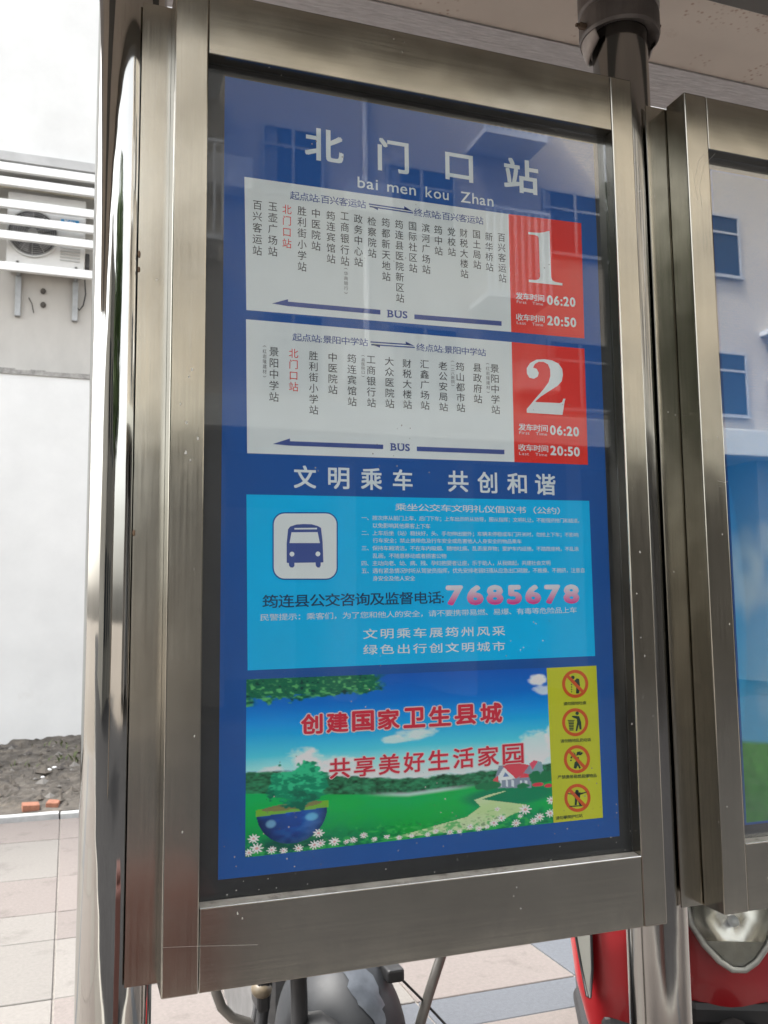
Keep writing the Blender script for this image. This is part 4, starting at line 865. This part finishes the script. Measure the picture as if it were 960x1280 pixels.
    w = MB().torus((0, -.20, .23), .19, .045, 'x').build('tyre', RUB, t); MB().tube([(-.03, -.20, .23), (.03, -.20, .23)], .15, 24).build('rim', CHR, w)
    w = MB().torus((0, .98, .23), .19, .05, 'x').build('tyre', RUB, t); MB().tube([(-.03, .98, .23), (.03, .98, .23)], .15, 24).build('rim', CHR, w)
    MB().tube([(-.07, -.20, .23), (-.07, -.10, .55)], .016, 8).tube([(.07, -.20, .23), (.07, -.10, .55)], .016, 8).build('fork', CHR, t)
    MB().bbox((-.15 * wf, -.04, .28), (.15 * wf, .42, .34), .02).build('footboard', BLK, t)
    MB().ell((0, .75, .52), (.15 * wf, .42, .20)).build('rear_body', RED, t)
    MB().ell((0, .65, .74), (.13 * wf, .38, .06)).build('seat', BLK, t)
    MB().tube([(-.32, .08, 1.03), (-.2, .02, 1.04), (0, -.01, 1.02), (.2, .02, 1.04), (.32, .08, 1.03)], .014, 10).build('handlebar', BLK, t)
    for sgn in (-1, 1):
        MB().tube([(sgn * .2, .02, 1.05), (sgn * .26, -.02, 1.22)], .006, 6).ell((sgn * .28, -.02, 1.27), (.06, .015, .045)).build('mirror', BLK, t)
    return t
make_scooter('glossy red scooter with a large V shaped headlight, at lower right', (1.70, .81, 0), -.42, sc=.985)
make_scooter('slimmer red scooter with a smoky grey side lens, left of the right post', (1.425, .82, 0), -.46, slim=True, sc=.98, wf=.72)

# ------------------------------------------------------------------ grey motorcycle under the light box
mc = empty('motorcycle', (.60, 1.0, 0), 'dusty dark grey motorcycle parked under the timetable box', 'motorcycle')
GRY = vary(mat('dusty_grey_plastic', (.020, .022, .025), .55, 0, Specular_IOR_Level=.3), .25, 9, dark=((.045, .045, .043), 8, .58)); CHD = vary(mat('dull_chrome', (.20, .19, .175), .4, .8), .2, 10)
def A(o): return adopt(o, mc)
P8 = lambda x, y, Y=.80: onY(x, y, Y)
A(MB().tube([P8(266, 1130), P8(267, 1215), P8(270, 1240), P8(277, 1259), P8(290, 1272), P8(305, 1277), P8(330, 1284), P8(370, 1300)], .0115, 12).build('crash_bar', CHD))
A(MB().tube([P8(566, 1150), P8(549, 1203), P8(536, 1243), P8(524, 1284), P8(515, 1320)], .0125, 12).build('crash_bar', CHD))
A(MB().tube([P8(372, 1190, .72), P8(374, 1250, .72), P8(376, 1400, .72)], .019, 14).build('fork_tube', BLK))
A(MB().tube([P8(338, 1190, .78), P8(331, 1245, .78), P8(320, 1330, .78)], .014, 10).tube([P8(345, 1200, .8), P8(326, 1240, .8), P8(312, 1300, .8)], .009, 8).build('fork_tube', BLK))
rotm = Matrix.Rotation(math.radians(-28), 3, 'Y')
sc_ = P8(470, 1268, .95)
FC = onY(425, 1300, .85); FR = np.array((.155, .22, .215))
A(MB().ell(tuple(FC), tuple(FR), nu=48, nv=30).build('front_fairing', GRY))
def on_fairing(px, py, g=1.012):
    o_ = (np.array(CAM) - FC) / (FR * g); d_ = ray(px, py) / (FR * g); a = d_ @ d_; b = o_ @ d_; c = o_ @ o_ - 1; q = b * b - a * c
    if q < 0: return None
    return np.array(CAM) + ray(px, py) * ((-b - math.sqrt(q)) / a)
gl_patch = vary(mat('film_highlight_grey', (.055, .063, .075), .3, .0), .35, 30, 8)  # highlight band on the film, painted as a lighter patch over the fairing
fm = MB(); rows = []
for k in range(15):
    yy = 1192 + k * 7; cxx = 436 + k * 3.1 + 1.5 * math.sin(k * 1.7); wd = 7 + 11 * math.sin(min(1, k / 12) * math.pi) ** .8 + 1.5 * math.sin(k * 2.3)
    r_ = [on_fairing(cxx + wd * (q_ / 3 - 1), yy + 2 * math.sin(q_ + k)) for q_ in range(7)]
    if all(p is not None for p in r_): rows.append(r_)
fm.add([tuple(p) for r_ in rows for p in r_], [(i * 7 + q_, i * 7 + q_ + 1, (i + 1) * 7 + q_ + 1, (i + 1) * 7 + q_) for i in range(len(rows) - 1) for q_ in range(6)], 0, True)
A(fm.build('film_highlight', gl_patch))
A(MB().bbox((P8(478, 1215, .78)[0], .74, P8(478, 1223, .78)[2]), (P8(499, 1215, .78)[0], .82, P8(499, 1203, .78)[2]), .006).build('switch_box', BLK))
A(MB().tube([P8(495, 1217), P8(530, 1252), P8(560, 1284)], .0035, 6).build('brake_cable', BLK))
A(MB().tube([P8(410, 1259, .76), P8(440, 1252, .74), P8(470, 1256, .74), P8(500, 1275, .76)], .006, 8).build('fairing_lip', BLK))
A(MB().bbox((.425, .76, .595), (.455, .84, .67), .008).build('headlamp_bracket', BLK)); A(MB().ell(tuple(onY(327, 1236, .78)), (.024, .03, .02)).build('indicator', vary(mat('amber_lens', (.14, .11, .07), .4), .2, 8)))
w = A(MB().torus((.56, .72, .30), .25, .05, 'x').build('tyre', RUB)); adopt_sub(MB().tube([(.54, .72, .30), (.58, .72, .30)], .2, 28).build('rim', CHD), w)
w = A(MB().torus((.66, 1.95, .30), .25, .055, 'x').build('tyre', RUB)); adopt_sub(MB().tube([(.64, 1.95, .30), (.68, 1.95, .30)], .2, 28).build('rim', CHD), w)
A(MB().ell((.60, 1.25, .80), (.14, .30, .12)).build('fuel_tank', GRY)); A(MB().ell((.63, 1.72, .82), (.13, .35, .06)).build('seat', BLK)); A(MB().bbox((.48, 1.05, .28), (.74, 1.6, .62), .05).build('engine', vary(mat('engine_grey', (.16, .16, .16), .5, .5), .3, 14)))
A(MB().tube([(.22, 1.0, 1.06), (.40, .92, 1.02), (.58, .9, 1.0), (.78, .92, 1.02), (.96, 1.0, 1.06)], .013, 10).build('handlebar', BLK))

# ------------------------------------------------------------------ street side, seen only in glass and steel
ob = empty('street_building', (4, -14, 0), 'beige tiled apartment block across the street, reflected in the glass', 'building')
tileM = mat('beige_tiles', (.50, .45, .37), .6); t = tileM.node_tree; geo = t.nodes.new('ShaderNodeNewGeometry'); mp = t.nodes.new('ShaderNodeMapping'); mp.inputs['Rotation'].default_value = (math.pi / 2, 0, 0); bt = t.nodes.new('ShaderNodeTexBrick')
t.links.new(geo.outputs['Position'], mp.inputs[0]); t.links.new(mp.outputs[0], bt.inputs['Vector']); bt.inputs['Scale'].default_value = 1; bt.inputs['Brick Width'].default_value = .10; bt.inputs['Row Height'].default_value = .055; bt.inputs['Mortar Size'].default_value = .006
bt.inputs['Color1'].default_value = (.54, .48, .39, 1); bt.inputs['Color2'].default_value = (.50, .445, .365, 1); bt.inputs['Mortar'].default_value = (.30, .28, .24, 1); t.links.new(bt.outputs['Color'], t.nodes['Principled BSDF'].inputs['Base Color'])
FY = -13.0
win = [(2.9, 8.6, 1.1, 1.2), (5.15, 8.2, 1.35, 1.25), (8.3, 8.2, 1.4, 1.25), (11.4, 8.2, 1.5, 1.3), (2.9, 5.2, 1.1, 1.3), (5.2, 5.2, 1.3, 1.3), (8.3, 5.2, 1.4, 1.3), (11.4, 5.3, 1.5, 1.3), (5.2, 11.1, 1.4, 1.3), (2.6, 11.1, 1.1, 1.3), (8.3, 11.1, 1.4, 1.3), (11.4, 11.1, 1.5, 1.3), (-1.5, 8.4, 1.4, 1.3), (-5, 8.4, 1.4, 1.3), (-1.5, 5.3, 1.4, 1.3), (-5, 5.3, 1.4, 1.3), (-1.5, 11.1, 1.4, 1.3), (-5, 11.1, 1.4, 1.3), (15, 8.2, 1.5, 1.3), (15, 5.3, 1.5, 1.3), (18.5, 8.2, 1.5, 1.3), (18.5, 5.3, 1.5, 1.3)]
adopt(MB().box((.6, -22, 4.6), (26, FY, 14.0)).build('upper_wall', tileM), ob)
adopt(MB().box((.6, -22, 0), (26, FY - 3.0, 4.6)).build('shop_front', vary(mat('shop_interior', (.085, .08, .075), .7), .4, .8, coords='World')), ob)
adopt(MB().bbox((.6, FY - .1, 4.42), (26, FY + .35, 4.95), .02).build('sign_band', vary(mat('pale_fascia', (.55, .55, .50), .6), .08, .6, coords='World')), ob)
for k in range(1, 13): adopt(MB().box((k * 2.2 - .15, FY - 3.0, 0), (k * 2.2 + .15, FY - .02, 4.42)).build('shop_pier', vary(mat('pier', (.10, .095, .09), .7), .1, 3)), ob)
for k in range(1, 2): adopt(MB().box((k * 2.2 + .2, FY - 2.9, .2), (k * 2.2 + 2.0, FY - 2.85, 3.5)).build('roller_shutter', mat('shutter', (.34, .35, .36), .5, .3)), ob)
wg = mat('window_glass_dark', (.02, .025, .03), .2, 0, Specular_IOR_Level=.25); wf = mat('window_frame_white', (.38, .39, .39), .5); curM = mat('curtain', (.22, .21, .19), .9)
for (x, z, w, h) in [w_ for w_ in win if w_[0] > 1]:
    f = adopt(MB().box((x, FY - .01, z), (x + w, FY + .03, z + h)).build('window', wg), ob)
    q_ = MB()
    for xx in (x, x + w / 2 - .025, x + w - .05): q_.box((xx, FY + .031, z), (xx + .05, FY + .06, z + h))
    q_.box((x + .051, FY + .033, z + h * .68), (x + w / 2 - .026, FY + .058, z + h * .68 + .045)); q_.box((x + w / 2 + .026, FY + .034, z + h * .68), (x + w - .051, FY + .057, z + h * .68 + .045))
    cw_ = random.uniform(.15, .5) * w * .5; adopt_sub(MB().box((x + .06, FY + .0305, z + .02), (x + .06 + cw_, FY + .0308, z + h - .06)).build('curtain', curM), f)
    q_.box((x, FY + .032, z - .06), (x + w, FY + .10, z)); q_.box((x, FY + .032, z + h - .05), (x + w, FY + .055, z + h)); adopt_sub(q_.build('frame', wf), f)
for k in range(10):   # vertical white railings of balconies
    pass
for bx, bz in ((6.75, 10.0), (6.75, 7.0), (.9, 7.4), (.9, 10.2), (13.3, 7.1)):
    r_ = MB(); r_.box((bx, FY, bz - .1), (bx + 1.25, FY + .8, bz)); 
    for q_ in range(10): r_.box((bx + q_ * .135, FY + .76, bz), (bx + q_ * .135 + .04, FY + .80, bz + 1.5))
    r_.box((bx, FY + .755, bz + 1.5), (bx + 1.25, FY + .805, bz + 1.56)); adopt(r_.build('balcony', mat('balcony_white', (.66, .68, .70), .5)), ob)
for (x, z) in ((4.35, 8.3), (7.55, 5.4), (10.2, 8.3), (4.3, 5.4), (13.4, 5.5), (1.9, 8.4)):
    adopt(MB().bbox((x, FY + .05, z), (x + .8, FY + .38, z + .55), .02).build('outdoor_unit', acM), ob)
for x in (4.75, 10.9, 14.4): adopt(MB().tube([(x, FY + .07, 4.95), (x, FY + .07, 14)], .055, 8).build('drain_pipe', barM), ob)
sb = empty('added_side_building', (-16, -9, 0), 'unseen lower grey building at the left of the street, reflected in the round post', 'building')  # unseen building put in to break up the post's bright reflection
adopt(MB().box((-26, -16, -.2), (-10.5, -6.5, 7.5)).build('wall', vary(mat('grey_render', (.16, .155, .14), .8), .3, .5, coords='World')), sb)
for zz in (1.0, 4.2):
    for yy in (-8.2, -10.6, -13.0): f = adopt(MB().box((-10.52, yy, zz), (-10.45, yy + 1.4, zz + 1.5)).build('window', wg), sb)
tr = empty('street_tree', (-3.9, -6.2, -.13), 'leafy street tree across the road, reflected in the round post', 'tree')
tk = MB().tube([(-3.9, -6.2, -.13), (-3.85, -6.2, 1.5), (-3.95, -6.15, 3.0), (-3.8, -6.2, 4.6)], [.17, .14, .12, .07], 12)
for k in range(6):
    a = k * 1.05; tk.tube([(-3.9, -6.2, 2.6 + .2 * k), (-3.9 + .6 * math.cos(a), -6.2 + .6 * math.sin(a), 3.2 + .2 * k), (-3.9 + 1.2 * math.cos(a), -6.2 + 1.2 * math.sin(a), 3.9 + .2 * k)], [.06, .04, .02], 6)
adopt(tk.build('trunk', vary(mat('bark', (.09, .07, .05), .9), .3, 10, bump=.4)), tr)
lf = MB()
for k in range(5200):
    cl_ = rng.normal(0, 1, 3); cl_ = cl_ / np.linalg.norm(cl_) * rng.random() ** .45; cxyz = np.array((-3.9, -6.2, 4.4)) + cl_ * (1.6, 1.6, 1.5)
    if math.sin(cxyz[0] * 3.3) + math.cos(cxyz[2] * 3.9) + math.sin(cxyz[1] * 3.1) < -.7: continue
    a_v, b_v = rng.normal(0, .06, 3), rng.normal(0, .06, 3); lf.add([cxyz - a_v, cxyz - b_v, cxyz + a_v, cxyz + b_v], [(0, 1, 2, 3)], k % 2)
adopt(lf.build('crown', [mat('leaf_dark', (.04, .085, .02), .6), mat('leaf_light', (.08, .14, .035), .6)]), tr)
rprop = empty('reflection_prop', (0.2, -2.2, -.13), 'unseen red barrier at the kerb, reflected in the steel', 'prop')  # unseen red prop, invented to give the steel its reddish reflection
bred = mat('prop_red', (.075, .03, .026), .5)
adopt(MB().bbox((-.02, -2.40, -.06), (.55, -2.05, .48), .03).build('prop_body', bred), rprop); adopt(MB().bbox((.04, -2.33, .48), (.49, -2.12, .54), .02).build('top_rib', bred), rprop)
for lx in (.1, .43): adopt(MB().bbox((lx - .08, -2.45, -.13), (lx + .08, -2.0, -.06), .01).build('foot', BLK), rprop)
